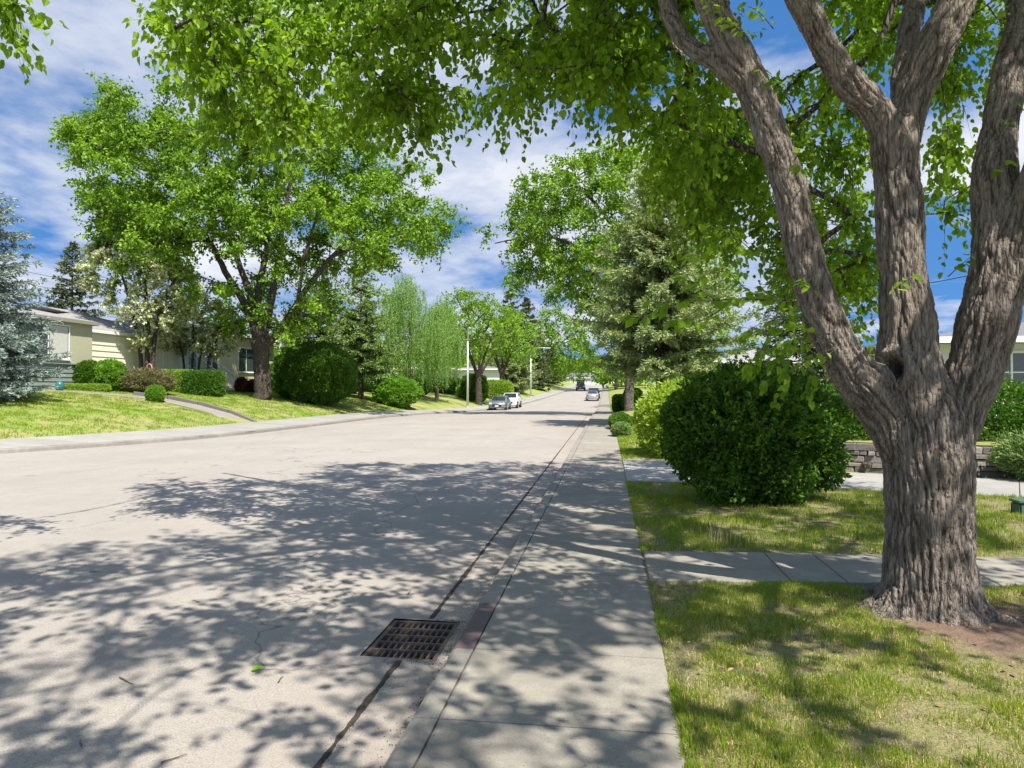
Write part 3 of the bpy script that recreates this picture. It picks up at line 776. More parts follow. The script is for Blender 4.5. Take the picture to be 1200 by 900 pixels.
# ------------------------------------------------------------------ the near elm
SUN_EL = R(56)
LIT = [(-2500, 460), (-2500, 655), (0, 655), (130, 645), (330, 615), (400, 590), (370, 575), (380, 545), (700, 540), (700, 460)]  # sunlit road outline that the unseen crown's shadow must leave clear
def near_elm():
    C0 = np.array([2.33, 5.61]); dc = 5.3
    root = empty('elm_tree', (C0[0], C0[1], 0)); tag(root, 'massive elm with deeply furrowed bark and a knot hole, beside the near front walk', 'tree')
    base = np.array([C0[0], C0[1], 0.0])
    Ls = {}
    Ls['trunk'] = pxl([(1087, 745, 112, .0), (1087, 720, 112), (1088, 700, 110), (1086, 640, 106), (1086, 580, 106), (1086, 530, 112), (1085, 490, 104), (1080, 455, 80)], dc)
    Ls['left'] = pxl([(1072, 560, 60), (1052, 510, 66), (1030, 475, 66), (1004, 443, 62), (984, 410, 58), (968, 375, 54), (955, 340, 51), (943, 300, 47), (934, 260, 47), (924, 215, 48), (909, 170, 47), (893, 125, 46, .05), (876, 85, 45, .1), (855, 45, 44, .15), (835, 5, 42, .2), (815, -45, 40, .3)], dc)
    Ls['side'] = pxl([(893, 115, 30, .05), (868, 90, 34, .1), (836, 68, 30, .2), (806, 50, 26, .35), (785, 15, 24, .5), (760, -35, 22, .8)], dc)
    Ls['centre'] = pxl([(1080, 520, 80, -.02), (1072, 460, 86, -.03), (1066, 420, 80), (1064, 370, 70), (1058, 310, 62), (1055, 260, 60), (1052, 210, 60), (1050, 165, 62), (1050, 140, 60)], dc)
    Ls['fork_left'] = pxl([(1050, 165, 46), (1030, 130, 46), (1003, 105, 42), (984, 78, 39), (967, 50, 38), (948, 15, 38), (928, -30, 36), (905, -80, 32)], dc)
    Ls['fork_right'] = pxl([(1055, 175, 50), (1064, 130, 52), (1082, 90, 52), (1100, 50, 52), (1118, 12, 50), (1138, -40, 46), (1155, -90, 42)], dc)
    Ls['back'] = pxl([(1060, 140, 26, .15), (1058, 95, 28, .35), (1064, 50, 28, .5), (1074, 5, 27, .65), (1084, -45, 24, .8)], dc)
    Ls['right'] = pxl([(1098, 560, 66), (1112, 500, 76, -.02), (1132, 455, 74, -.04), (1148, 415, 72, -.06), (1160, 370, 74, -.1), (1170, 320, 72, -.12), (1170, 270, 64, -.1), (1166, 220, 58, -.05), (1169, 170, 50, 0), (1178, 120, 48, .05), (1190, 70, 44, .1), (1201, 20, 42, .2), (1212, -40, 40, .3)], dc)
    Ls['far_right'] = pxl([(1160, 375, 56, -.1), (1186, 320, 66, -.16), (1206, 270, 66, -.24), (1226, 210, 64, -.34), (1252, 140, 60, -.45), (1280, 60, 56, -.6), (1312, -20, 52, -.8)], dc)
    def ext(k, pts, r): P, rr = Ls[k]; P += [np.array(p, float) for p in pts]; rr += r
    ext('left', [(.2, 6.3, 6.2), (-1.0, 7.0, 7.6), (-2.4, 7.8, 8.8), (-3.8, 8.6, 9.6)], [.12, .1, .07, .04])
    ext('side', [(-.6, 6.9, 5.9), (-2.0, 7.4, 6.6), (-3.4, 7.8, 7.0), (-4.6, 7.9, 7.0)], [.07, .055, .04, .02])
    ext('fork_left', [(1.0, 5.0, 6.2), (.3, 3.6, 7.6), (-.5, 1.6, 8.9), (-1.2, -.8, 9.8)], [.1, .085, .06, .03])
    ext('fork_right', [(2.6, 5.5, 7.0), (2.9, 5.4, 9.0), (3.0, 5.8, 11), (2.7, 6.2, 12.8)], [.12, .09, .06, .03])
    ext('back', [(2.2, 7.1, 6.5), (2.3, 8.6, 7.9), (2.2, 10.5, 9.2), (1.6, 12.0, 10.0)], [.07, .06, .045, .02])
    ext('right', [(3.6, 5.6, 6.6), (4.3, 6.3, 8.4), (5.2, 7.4, 10), (6, 8.2, 11.4)], [.12, .09, .06, .03])
    ext('far_right', [(3.9, 3.6, 5.9), (4.3, 2.2, 7.2), (4.6, .3, 8.4), (4.8, -1.6, 9.2)], [.13, .1, .06, .03])
    Ls['over'] = ([np.array(q, float) for q in ((-2.4, 7.8, 8.8), (-3.6, 6.6, 8.4), (-4.3, 5.4, 7.2))]+[at(-15, -75, 6.1)], [.06, .045, .03, .012])
    limbs = []
    sk = Skeleton()
    for k, (P, r) in Ls.items():
        p, rr = smooth_curve(P, r, 4); p = [q-base for q in p]; rr = [x*(.84 if k == 'trunk' else .81) for x in rr]; limbs.append((p, rr))
    # --- one solid: overlapping tubes + lobed flare + roots, fused by voxel remesh
    mb = MB(); zcut = 6.0
    for p, rr in limbs: mb.tube(p, rr, 24)
    b2 = MB(); n = 40; rings = []
    tc = limbs[0][0]; tx, ty = tc[2][0], tc[2][1]
    for i, z in enumerate([-.15, -.03, .03, .1, .2, .35, .55, .8]):
        fl = .21*math.exp(-(z+.03)/.13)
        ring = []
        for k in range(n):
            a = 2*math.pi*k/n; lobe = .5+.5*math.cos(5*a+.9)+.35*math.cos(3*a+2)
            r = .282*(1+.02*z)+fl*(.35+.75*max(0, lobe)); ring.append((tx+math.cos(a)*r, ty+math.sin(a)*r, z))
        rings += ring
    m = 8
    b2.add(rings, [(i*n+k, i*n+(k+1) % n, (i+1)*n+(k+1) % n, (i+1)*n+k) for i in range(m-1) for k in range(n)]+[tuple(range(n))[::-1], tuple((m-1)*n+k for k in range(n))])
    for v, f in ((b2.v, b2.f),): mb.add(v, f)
    for a, L, r in ((3.25, .78, .06), (4.9, .52, .06), (5.7, .72, .075), (.4, .65, .07), (2.2, .7, .07)):
        d = np.array([math.cos(a), math.sin(a)]); s = [.18, .35, .5, .75, 1.0]
        P = [np.array([tx+d[0]*(.1+L*t*.95), ty+d[1]*(.1+L*t*.95)+.05*math.sin(t*5), .16*(1-t)**1.8-.045*t-.01]) for t in s]
        mb.tube(P, [r*(1.3-t*.95) for t in s], 12)
    # swelling rim round the knot hole
    kc = at(1049, 433, dc-.42)-base
    me = bpy.data.meshes.new('t'); me.from_pydata(mb.v, [], mb.f); tmp = bpy.data.objects.new('t', me); COL.objects.link(tmp)
    rm = tmp.modifiers.new('r', 'REMESH'); rm.mode = 'VOXEL'; rm.voxel_size = .021
    sm = tmp.modifiers.new('s', 'SMOOTH'); sm.iterations = 7; sm.factor = .6
    ss = tmp.modifiers.new('u', 'SUBSURF'); ss.levels = 1; ss.subdivision_type = 'SIMPLE'
    s2 = tmp.modifiers.new('s2', 'SMOOTH'); s2.iterations = 3; s2.factor = .5
    dg = bpy.context.evaluated_depsgraph_get(); me2 = bpy.data.meshes.new_from_object(tmp.evaluated_get(dg)); bpy.data.objects.remove(tmp)
    nv = len(me2.vertices); V = np.empty(nv*3, np.float32); me2.vertices.foreach_get('co', V); V = V.reshape(-1, 3).astype(float)
    Nn = np.empty(nv*3, np.float32); me2.vertex_normals.foreach_get('vector', Nn); Nn = Nn.reshape(-1, 3).astype(float)
    # flow direction of the bark: blended direction of the closest limbs, then noise smeared along it
    Tacc = np.zeros((nv, 3))
    for li, (p, rr) in enumerate(limbs):
        p = np.array(p); rr = np.array(rr); best = np.full(nv, 1e9); tt = np.zeros((nv, 3))
        for i in range(len(p)-1):
            ab = p[i+1]-p[i]; l2 = ab@ab; t = np.clip(((V-p[i])@ab)/l2, 0, 1)
            d = np.linalg.norm(V-(p[i]+t[:, None]*ab), axis=1)-(rr[i]*(1-t)+rr[i+1]*t)
            u = d < best; best[u] = d[u]; tt[u] = ab/math.sqrt(l2)
        Tacc += tt*(np.exp(-np.maximum(best+.03, 0)/.05)+1e-7)[:, None]
    T = nrm(Tacc); T = nrm(T-Nn*(T*Nn).sum(1, keepdims=True)*.9)
    rt = np.exp(-np.maximum(V[:, 2], 0)/.12)[:, None]; 
    bk = V.copy()
    def lic(f, ln, seed, k=7):
        out_ = np.zeros(nv); wsum = 0
        for j in range(-k, k+1):
            wt = math.cos(j/(k+1)*math.pi/2)**2; out_ += wt*perlin((V+T*(j*ln/k))*f+seed); wsum += wt
        out_ /= wsum; return out_/out_.std()
    wob = perlin(V*6+3)[:, None]*.02; V_ = V; V = V+T*0+np.cross(T, Nn)*wob
    n1 = lic(16.0, .24, 11.3, 9); n2 = lic(33.0, .12, 47.1, 6); V = V_
    n3 = perlin(V*np.array([60, 60, 30])+3)
    ridge = np.clip(np.abs(n1)*1.05, 0, 1)**.7*.56+np.clip(np.abs(n2)*1.0, 0, 1)**.7*.44
    brk = np.clip(np.abs(perlin(V*np.array([14, 14, 9])+71))*5, 0, 1); ridge = ridge*(.82+.18*brk)
    low = np.clip(1.15-V[:, 2]*.12, .6, 1)
    disp = (ridge-.6)*.034*low+n3*.003
    disp += perlin(V*2.2)*.018+perlin(V*5+5)*.009
    # knot hole
    dk = (V-kc); vd = nrm(kc+base-np.array([0, 0, EYE])); dkp = dk-(dk@vd)[:, None]*vd; side = np.linalg.norm(dkp*np.array([1.05, 1.05, .85])+perlin(V*8)[:, None]*.022, axis=1)
    vis = (np.linalg.norm(dk, axis=1) < .42) & ((Nn@vd) < -.1)
    rim = np.exp(-((side-.105)/.038)**2)*.05*vis; hole = np.exp(-(side/.040)**2)*.12*vis
    disp = disp*(1-.7*np.exp(-(side/.12)**2)*vis)+rim
    V2 = V+Nn*disp[:, None]
    toC = nrm(np.array([kc[0], kc[1], kc[2]])-np.array([0, -5.61, EYE])*0)  # inward is away from the bark surface
    V2 += -Nn*hole[:, None]
    ridge = np.clip(ridge*(1-.8*np.exp(-(side/.06)**4)*vis), 0, 1)
    me2.vertices.foreach_set('co', V2.astype(np.float32).ravel())
    a = me2.attributes.new('bk', 'FLOAT_VECTOR', 'POINT'); a.data.foreach_set('vector', bk.astype(np.float32).ravel())
    a = me2.attributes.new('ridge', 'FLOAT', 'POINT'); a.data.foreach_set('value', ridge.astype(np.float32))
    me2.materials.clear(); me2.materials.append(M['bark_elm']); me2.polygons.foreach_set('use_smooth', np.ones(len(me2.polygons), bool)); me2.update(); me2.name = 'trunk'
    link(bpy.data.objects.new('trunk', me2), root)
    print('trunk verts', nv)
    # --- crown
    top = [(190, -900), (196, 20), (203, 67), (225, 105), (248, 140), (262, 175), (285, 200), (318, 190), (350, 180), (372, 120), (397, 150), (427, 195), (467, 205), (500, 185), (510, 150), (533, 168), (560, 148), (583, 148), (603, 172), (633, 130), (655, 92), (668, 140), (685, 185), (702, 160), (722, 150), (745, 165), (770, 200), (800, 230), (832, 300), (850, 300), (862, 240), (880, 330), (900, 330), (960, 470), (1000, 430), (1020, 380), (1020, 200), (1090, 130), (1092, 250), (1095, 300), (1125, 285), (1130, 200), (1110, 120), (1160, 60), (1200, 80), (1400, 100), (1400, -900)]
    top2 = [(190, -900), (196, 20), (203, 67), (225, 105), (248, 140), (262, 175), (285, 200), (318, 190), (350, 180), (372, 120), (397, 150), (427, 195), (467, 205), (500, 185), (510, 150), (533, 168), (560, 148), (583, 148), (603, 172), (633, 130), (655, 92), (668, 140), (685, 185), (702, 160), (722, 150), (745, 165), (770, 200), (800, 230), (820, 280), (850, 290), (880, 300), (900, 250), (900, -900)]
    A = []
    def sample(n, poly, d0, d1, avoid=None):
        xs = [max(150, min(p[0] for p in poly)), min(1260, max(p[0] for p in poly))]; ys = [max(-60, min(p[1] for p in poly)), max(p[1] for p in poly)]; k = 0
        while k < n:
            x = RNG.uniform(*xs); y = RNG.uniform(*ys)
            if inpoly(x, y+24, poly)[0]:
                d = RNG.uniform(d0, d1); p = at(x, y, d)
                if p[2] < 2.0: continue
                A.append(p); k += 1
    left_top = [(196, -60), (203, 67), (225, 105), (248, 140), (262, 170), (290, 190), (320, 180), (350, 170), (380, 110), (397, 140), (427, 185), (467, 195), (500, 175), (508, 145), (500, -60)]
    mid_top = [(500, -60), (508, 140), (533, 160), (560, 140), (583, 140), (603, 160), (633, 120), (652, 85), (668, 130), (685, 165), (702, 150), (722, 145), (745, 155), (770, 190), (800, 215), (870, 215), (850, -60)]
    right_mid = [(760, 150), (770, 200), (800, 240), (835, 290), (870, 240), (905, 330), (935, 350), (1000, 350), (1018, 300), (1018, 160), (960, 80), (900, 120)]
    sample(114, left_top, 6.8, 9.4); sample(100, mid_top, 6.2, 10.5); sample(100, right_mid, 8, 13)
    sample(36, [(735, 150), (760, 230), (800, 300), (860, 330), (880, 200), (800, 130)], 8, 12)
    sample(34, [(900, -60), (1000, 40), (1020, 100), (1040, 90), (1090, -60)], 7.5, 12)
    sample(22, [(935, 330), (950, 400), (1000, 420), (1020, 400), (1018, 300)], 8.5, 12)
    sample(12, [(1090, 30), (1092, 190), (1100, 300), (1128, 290), (1128, 220), (1125, 60)], 7.5, 10)
    sample(10, [(1090, -20), (1100, 60), (1200, 60), (1230, -40)], 7, 10)
    A += [at(-6, -8, 6.2), at(8, 4, 6.0), at(-20, 12, 6.3), at(-40, -30, 6.4)]
    nvis = len(A)
    # unseen crown above and behind the viewer, shaped by its shadow on the road
    cc = np.array([.4, 6.0, 9.2]); rr_ = np.array([8.0, 9.2, 4.8]); k = 0
    while k < 600:
        u = rvec(1)[0]*RNG.random()**(1/2.6); p = cc+u*rr_
        px, py, d = proj(p)
        if p[2] < 5.0: continue
        if d[0] > .5 and -60 < px[0] < 1260 and py[0] > -40: 
            continue
        if d[0] > .5 and -300 < px[0] < 150 and py[0] > -250: continue
        sh = p[:2]+np.array([-.62, .785])*(p[2]+.12)/math.tan(SUN_EL); sx_, sy_, sd_ = proj(np.array([sh[0], sh[1], -.12]))
        if sd_[0] > .5 and inpoly(sx_, sy_, LIT)[0]: continue
        A.append(p); k += 1
    A = np.array(A)-base
    for p, rr in limbs: sk.limb(p, rr, step=.3)
    dirs = sk.attach(A, seg=.35, arch=.06, r0=.0052, wob=.14)
    sk.build('branches', M['bark_grey'], root, 6)
    vis = np.arange(len(A)) < nvis
    Pv, Tv, twv = sprays(A[vis], dirs[vis], .50, 10, 12, droop=.38)
    n = len(Pv); D = nrm(Tv*.55+rvec(n)*.75+np.array([0, 0, -.55])); Nn = nrm(rvec(n)*.8+np.array([0, -.3, .6]))
    s = RNG.uniform(.55, 1.3, n)
    leaf_mesh('foliage', Pv+rvec(n)*.035, D, Nn, .082*s, .063*s, M['elm_leaf'], root, ovate=True, curl=.18)
    V, Fc = twig_mesh('twigs', twv, .0035, None, None); mesh_np('twigs', V, Fc, M['bark_grey'], root)
    Pu, Tu, twu = sprays(A[~vis], dirs[~vis], .72, 9, 11, droop=.3)
    n = len(Pu); leaf_mesh('upper_foliage', Pu+rvec(n)*.05, nrm(rvec(n)+[0, 0, -.3]), nrm(rvec(n)+[0, 0, 1]), .12*RNG.uniform(.7, 1.2, n), .09, M['elm_leaf'], root)  # unseen leaves, enlarged for denser shade on the road
    # low leafy shoots close to the viewer, off the left limb
    def shoot(pts, nl, Ls_, rt=.006, spread=.06):
        p, r = smooth_curve([np.array(q)-base for q in pts], list(np.linspace(rt, .0015, len(pts))), 5); p = np.array(p)
        SH.tube(p, r, 5, cap=False); m = len(p)-1
        t = np.sort(RNG.uniform(.18, 1, nl))*m; i = np.minimum(t.astype(int), m-1); f = (t-i)[:, None]
        P = p[i]*(1-f)+p[i+1]*f; T = nrm(p[i+1]-p[i]); sd = nrm(np.cross(T, [0, 0, 1]))*np.where(np.arange(nl) % 2, 1, -1)[:, None]
        P = P+rvec(nl)*spread*.35
        D = nrm(T*.45+sd*.75+rvec(nl)*.35+np.array([0, 0, -.45])); SP.append(P); SD.append(D); SL.append(Ls_*RNG.uniform(.7, 1.15, nl))
    SH = MB(); SP = []; SD = []; SL = []
    o = at(934, 352, 5.05)
    shoot([o, at(900, 352, 4.8), at(870, 350, 4.65), at(838, 352, 4.55), at(800, 352, 4.5), at(765, 356, 4.5)], 26, .085)
    for pts, nl in (([(895, 352, 4.8), (870, 335, 4.7), (850, 318, 4.6), (828, 322, 4.55)], 15), ([(860, 350, 4.65), (840, 366, 4.6), (815, 378, 4.55), (790, 375, 4.5)], 14), ([(838, 352, 4.55), (815, 335, 4.5), (795, 322, 4.45)], 12), ([(800, 352, 4.5), (775, 365, 4.5), (748, 372, 4.5), (735, 370, 4.5)], 14),
                    ([(940, 330, 5.05), (890, 300, 4.9), (855, 270, 4.8), (835, 262, 4.75), (815, 270, 4.7)], 16), ([(860, 275, 4.8), (835, 292, 4.75), (808, 300, 4.7)], 10), ([(890, 300, 4.9), (870, 290, 4.8), (845, 258, 4.8)], 8)):
        shoot([at(*q) for q in pts], nl, .085, .004)
    o = (982, 408, 5.05)
    for pts in ([o, (950, 385, 4.9), (920, 375, 4.85), (890, 380, 4.8), (870, 395, 4.8)], [o, (955, 400, 4.9), (930, 405, 4.85), (905, 425, 4.8), (893, 455, 4.8)], [o, (955, 415, 4.9), (935, 430, 4.85), (918, 455, 4.85), (905, 475, 4.85)], [(950, 385, 4.9), (925, 360, 4.85), (905, 350, 4.8), (885, 345, 4.8)], [(930, 405, 4.85), (910, 405, 4.85), (885, 418, 4.8), (875, 435, 4.8)], [o, (960, 425, 4.95), (950, 450, 4.9), (945, 475, 4.9)], [(920, 375, 4.85), (900, 395, 4.8), (885, 440, 4.8), (900, 465, 4.8)], [(955, 415, 4.9), (930, 400, 4.8), (915, 440, 4.8)]):
        shoot([at(*q) for q in pts], 17, .08, .004)
    for x, y, nl in ((925, 105, 10), (930, 180, 10), (945, 200, 9), (1172, 155, 8), (1160, 205, 6), (1190, 10, 10), (1045, 340, 9), (955, 340, 10), (1115, 320, 8), (870, 30, 16), (905, 20, 14), (840, 30, 14)):
        a0 = at(x, y, 5.0); e = a0+np.array([RNG.uniform(-.25, .1), -.2, RNG.uniform(-.05, .2)]); shoot([a0+np.array([.05, .15, 0]), (a0+e)/2, e], nl, .07, .004)
    P = np.concatenate(SP); D = np.concatenate(SD); L = np.concatenate(SL); n = len(P)
    leaf_mesh('shoot_leaves', P, D, nrm(rvec(n)*.6+np.array([.15, -.5, .8])), L, L*.62, M['elm_leaf'], root, ovate=True, curl=.15, fold=.12)
    mesh_np('shoots', np.array(SH.v), np.array(SH.f), M['bark_grey'], root, smooth=True)
    return root
near_elm()

# ------------------------------------------------------------------ other trees
def ground_pt(px, X, d=None):
    """point on the ground in picture column px at world X"""
    k = math.tan(math.atan((px-600)/F)-YAW); y = X/k; return np.array([X, y, gz(X, y)])
def on_ground(px, depth):
    p = at(px, HOR, depth); return np.array([p[0], p[1], gz(p[0], p[1])])

# big elm across the road
b = on_ground(308, 43.7); dc = 43.7
E2 = [pxl([(308, 470, 30), (308, 455, 25), (306, 420, 23), (304, 395, 25), (304, 380, 24)], dc),
      pxl([(304, 400, 15), (297, 380, 13), (284, 352, 11), (263, 318, 9), (245, 282, 7), (214, 243, 4)], dc),
      pxl([(305, 395, 13), (294, 350, 11), (277, 300, 8), (262, 240, 5), (240, 190, 3)], dc),
      pxl([(306, 390, 13), (303, 340, 10), (312, 290, 8), (310, 240, 6), (303, 180, 4), (300, 130, 2)], dc),
      pxl([(309, 390, 14), (318, 350, 11), (324, 310, 8), (333, 250, 6), (345, 180, 3)], dc),
      pxl([(311, 405, 12), (330, 384, 10), (350, 352, 9), (368, 326, 8), (392, 297, 6), (425, 270, 5), (462, 243, 3)], dc),
      pxl([(349, 356, 6), (355, 310, 5), (368, 262, 4), (382, 215, 3)], dc),
      pxl([(390, 300, 5), (430, 285, 4), (475, 272, 3), (505, 262, 2)], dc)]
poly = [(66, 140), (88, 112), (128, 98), (150, 122), (176, 136), (190, 96), (206, 92), (222, 132), (262, 108), (330, 95), (400, 120), (470, 170), (500, 205), (515, 232), (532, 262), (528, 286), (500, 292), (478, 275), (462, 300), (430, 318), (405, 345), (385, 372), (366, 392), (338, 402), (318, 385), (290, 400), (255, 385), (232, 345), (190, 330), (150, 322), (112, 296), (95, 268), (112, 246), (90, 220), (70, 180)]
E2 = [(p, [x*.78 for x in r]) for p, r in E2]
A = poly_attractors(poly, 600, dc, 5.6)
_px, _py, _d = proj(A); A = A[~((_py > 270) & (_px > 235) & (_px < 410) & (_d < dc+2) & (RNG.random(len(A)) < .8))]
broadleaf('elm_tree', 'big spreading elm with many dark limbs on the lawn across the road', None, b, E2, A, M['elm_leaf_far'], M['bark_dark'], Rr=1.2, ntw=11, nl=17, leafL=.23, leafW=.17, r0=.014, seg=.8, droop=.15)

# elm beyond the spruces on the right, reaching over the street
dc = 50; b = on_ground(737, dc); b[2] = gz(b[0], b[1])
E3 = [pxl([(737, 482, 12), (737, 470, 11), (738, 440, 10), (737, 400, 10)], dc),
      pxl([(737, 410, 8), (720, 360, 7), (700, 325, 6), (690, 310, 5), (668, 285, 4), (645, 275, 3), (632, 240, 2)], dc),
      pxl([(700, 325, 5), (670, 310, 4), (640, 290, 3), (610, 280, 2), (580, 285, 1.2)], dc),
      pxl([(737, 400, 8), (735, 340, 7), (725, 280, 6), (700, 240, 4), (672, 215, 3)], dc),
      pxl([(737, 400, 8), (760, 330, 6), (770, 260, 5), (790, 210, 3)], dc), pxl([(760, 330, 5), (800, 290, 4), (830, 260, 3)], dc)]
poly = [(563, 272), (592, 264), (603, 240), (594, 226), (625, 196), (652, 186), (680, 190), (700, 172), (740, 165), (800, 200), (850, 260), (850, 360), (760, 380), (700, 372), (668, 352), (648, 356), (628, 336), (600, 338), (588, 328), (612, 306), (590, 292)]
A = poly_attractors(poly, 330, dc, 5.5)
broadleaf('elm_tree', 'elm with crooked branches reaching out over the street behind the grey-green spruce', None, b, E3, A, M['elm_leaf_far'], M['bark_grey'], Rr=1.2, ntw=10, nl=14, leafL=.24, leafW=.18, r0=.013, seg=.9)

# spruces
b = np.array([2.5, 34.0, gz(2.5, 34)])
spruce('spruce_tree', 'tall grey-green spruce with tiered drooping boughs beside the right sidewalk', b, 12.6, 4.7, M['spruce_grey'], M['bark_brown'], z0=2.5, asym=lambda a, t: (.78 if math.cos(a) < -.3 and t < .22 else 1.0), droop=.27, nb=9, step=.42, trunk=.24, needle=(.20, .06), shape=.75, cones=500, dens=1.15)
b = on_ground(945, 24); spruce('spruce_tree', 'dark spruce behind the left limb of the near elm', b, 8.3, 3.0, M['spruce_dark'], M['bark_brown'], z0=.8, nb=8, step=.4, trunk=.2, needle=(.17, .05))
b = on_ground(-34, 26.5); spruce('spruce_tree', 'blue spruce with a bare leader at the left edge of the photo', b, 8.9, 3.05, M['spruce_blue'], M['bark_dark'], z0=.25, nb=9, step=.30, trunk=.16, needle=(.13, .042), shape=.62, droop=.22, dens=1.25, gap=.1)
b = on_ground(423, 58.0); spruce('spruce_tree', 'bright green spruce with a bare lower trunk behind the leafy kerbside shrub', b, 10.8, 3.9, M['spruce_green'], M['bark_brown'], z0=2.2, nb=8, step=.5, trunk=.24, needle=(.26, .085), cones=350, gap=.15)
b = on_ground(374, 62.0); spruce('spruce_tree', 'dark-trunked green spruce just right of the big elm across the road', b, 11.8, 4.4, M['spruce_green'], M['bark_dark'], z0=2.0, nb=7, step=.6, trunk=.24, needle=(.28, .09), gap=.22)
b = on_ground(84, 66.0); spruce('spruce_tree', 'brownish spruce rising behind the grey roofs on the left', b, 13.5, 4.0, M['spruce_dark'], M['bark_dark'], z0=1, nb=7, step=.55, trunk=.24, needle=(.28, .10), cones=500, gap=.1)
b = on_ground(600, 116.0); spruce('spruce_tree', 'low-branched olive spruce beyond the parked white car', b, 10.0, 5.0, M['spruce_grey'], M['bark_brown'], z0=.8, nb=8, step=.6, trunk=.3, needle=(.34, .11), shape=.55)
b = on_ground(624, 140.0); spruce('spruce_tree', 'dark spruce nearest the far bend of the left sidewalk', b, 9.5, 4.6, M['spruce_dark'], M['bark_brown'], z0=.3, nb=7, step=.7, trunk=.3, needle=(.4, .14), shape=.6)
b = on_ground(644, 185.0); spruce('spruce_tree', 'smallest and farthest dark spruce on the left of the street', b, 9.0, 4.8, M['spruce_dark'], M['bark_brown'], z0=.3, nb=7, step=.6, trunk=.3, needle=(.45, .16), shape=.6)
b = on_ground(598, 150.0); spruce('spruce_tree', 'brown-topped spruce peeking above the yellow-green trees, left one', b, 20.0, 4.5, M['spruce_dark'], M['bark_brown'], z0=6, nb=6, step=1.0, trunk=.3, needle=(.5, .2), cones=500)
b = on_ground(617, 150.0); spruce('spruce_tree', 'brown-topped spruce peeking above the yellow-green trees, right one', b, 18.5, 4.5, M['spruce_dark'], M['bark_brown'], z0=6, nb=6, step=1.0, trunk=.3, needle=(.5, .2), cones=500)

# flowering trees by the house
def clump_tree(px, d, stems, poly, n, label, leaf, Rr, extra, th=2.2, name='flowering_tree', ntw=7, nl=9, L=.14, W=.09):
    b = on_ground(px, d)
    E = []
    for s in stems:
        E.append(pxl(s, d))
        E[-1][0][0] = np.array([E[-1][0][0][0], E[-1][0][0][1], b[2]-.1])
    A = poly_attractors(poly, n, d, th)
    return broadleaf(name, label, None, b, E, A, leaf, M['bark_dark'], Rr=Rr, ntw=ntw, nl=nl, leafL=L, leafW=W, r0=.012, seg=.5, extra=extra, droop=.15)
clump_tree(172, 42, [[(166, 440, 5), (164, 410, 4.5), (158, 380, 4), (148, 340, 3), (135, 300, 2)], [(172, 440, 6), (173, 400, 5.5), (172, 360, 5), (168, 320, 3), (165, 290, 2)], [(178, 440, 5), (180, 405, 5), (186, 370, 4), (200, 335, 3), (212, 320, 2)]],
           [(96, 300), (110, 280), (140, 275), (190, 292), (225, 320), (238, 345), (215, 372), (196, 380), (184, 398), (160, 402), (140, 380), (136, 358), (108, 340), (98, 320)], 90,
           'multi-stemmed tree covered in cream blossom in front of the cream siding', M['mayday_leaf'], .75, (M['blossom'], .8, .17, .14), ntw=10, nl=13, L=.16, W=.11)
clump_tree(224, 46, [[(218, 440, 3), (214, 415, 2.5), (208, 395, 2)], [(224, 440, 3), (226, 410, 2.5), (226, 380, 2)], [(230, 440, 3), (236, 410, 2.5), (248, 385, 2)], [(240, 440, 3), (246, 415, 2), (258, 392, 1.5)]],
           [(182, 398), (195, 380), (215, 352), (240, 345), (262, 360), (280, 385), (275, 408), (250, 415), (228, 408), (205, 412)], 60,
           'smaller shrubby tree full of pale blossom beside the white stair railing', M['mayday_leaf'], .62, (M['blossom'], .95, .17, .14), th=1.8, ntw=10, nl=13, L=.16, W=.11)
# weeping birch
def weeping(px, d, H, w, label, poly):
    b = on_ground(px, d); root = empty('weeping_birch', tuple(b)); tag(root, label, 'tree')
    E = [pxl([(px, 470, 5), (px, 430, 4), (px+1, min(q[1] for q in poly)+30, 1.5)], d)]
    A = poly_attractors(poly, 110, d, w)-b; sk = Skeleton()
    p, r = smooth_curve(*E[0]); p = [q-b for q in p]; sk.limb(p, r, step=.5); mb = MB(); mb.tube(p, r, 8); mesh_np('trunk', np.array(mb.v), np.array([f for f in mb.f if len(f) == 4]), M['bark_dark'], root, smooth=True)
    sk.attach(A, seg=.8, arch=.2, r0=.012); sk.build('branches', M['bark_grey'], root, 4)
    # hanging tresses
    n = 1500; c = A[RNG.integers(0, len(A), n)]+rvec(n)*np.array([.9, .9, .5]); k = 22; ln = RNG.uniform(.6, 4.2, n)
    ln = np.minimum(ln, np.maximum(c[:, 2]-.8, .3))
    t = np.tile(np.arange(k)/k, n); P = np.repeat(c, k, 0)+np.c_[np.repeat(RNG.normal(0, .22, n), k)*t, np.repeat(RNG.normal(0, .22, n), k)*t, -np.repeat(ln, k)*t]
    m = len(P); P += rvec(m)*.05
    leaf_mesh('foliage', P, nrm(rvec(m)*.6+[0, 0, -.9]), rvec(m), .17*RNG.uniform(.7, 1.2, m), .075, M['birch_leaf'], root)
weeping(480, 66, 11, 3.0, 'tall weeping birch with hanging pale green tresses, left of its pair', [(456, 340), (466, 322), (478, 318), (494, 336), (504, 352), (520, 372), (518, 412), (500, 404), (478, 424), (452, 410), (452, 365)])
weeping(512, 70, 9, 2.5, 'shorter weeping birch beside the street lamp, right of its pair', [(498, 366), (508, 348), (520, 352), (530, 366), (536, 388), (532, 416), (522, 408), (508, 425), (494, 400)])

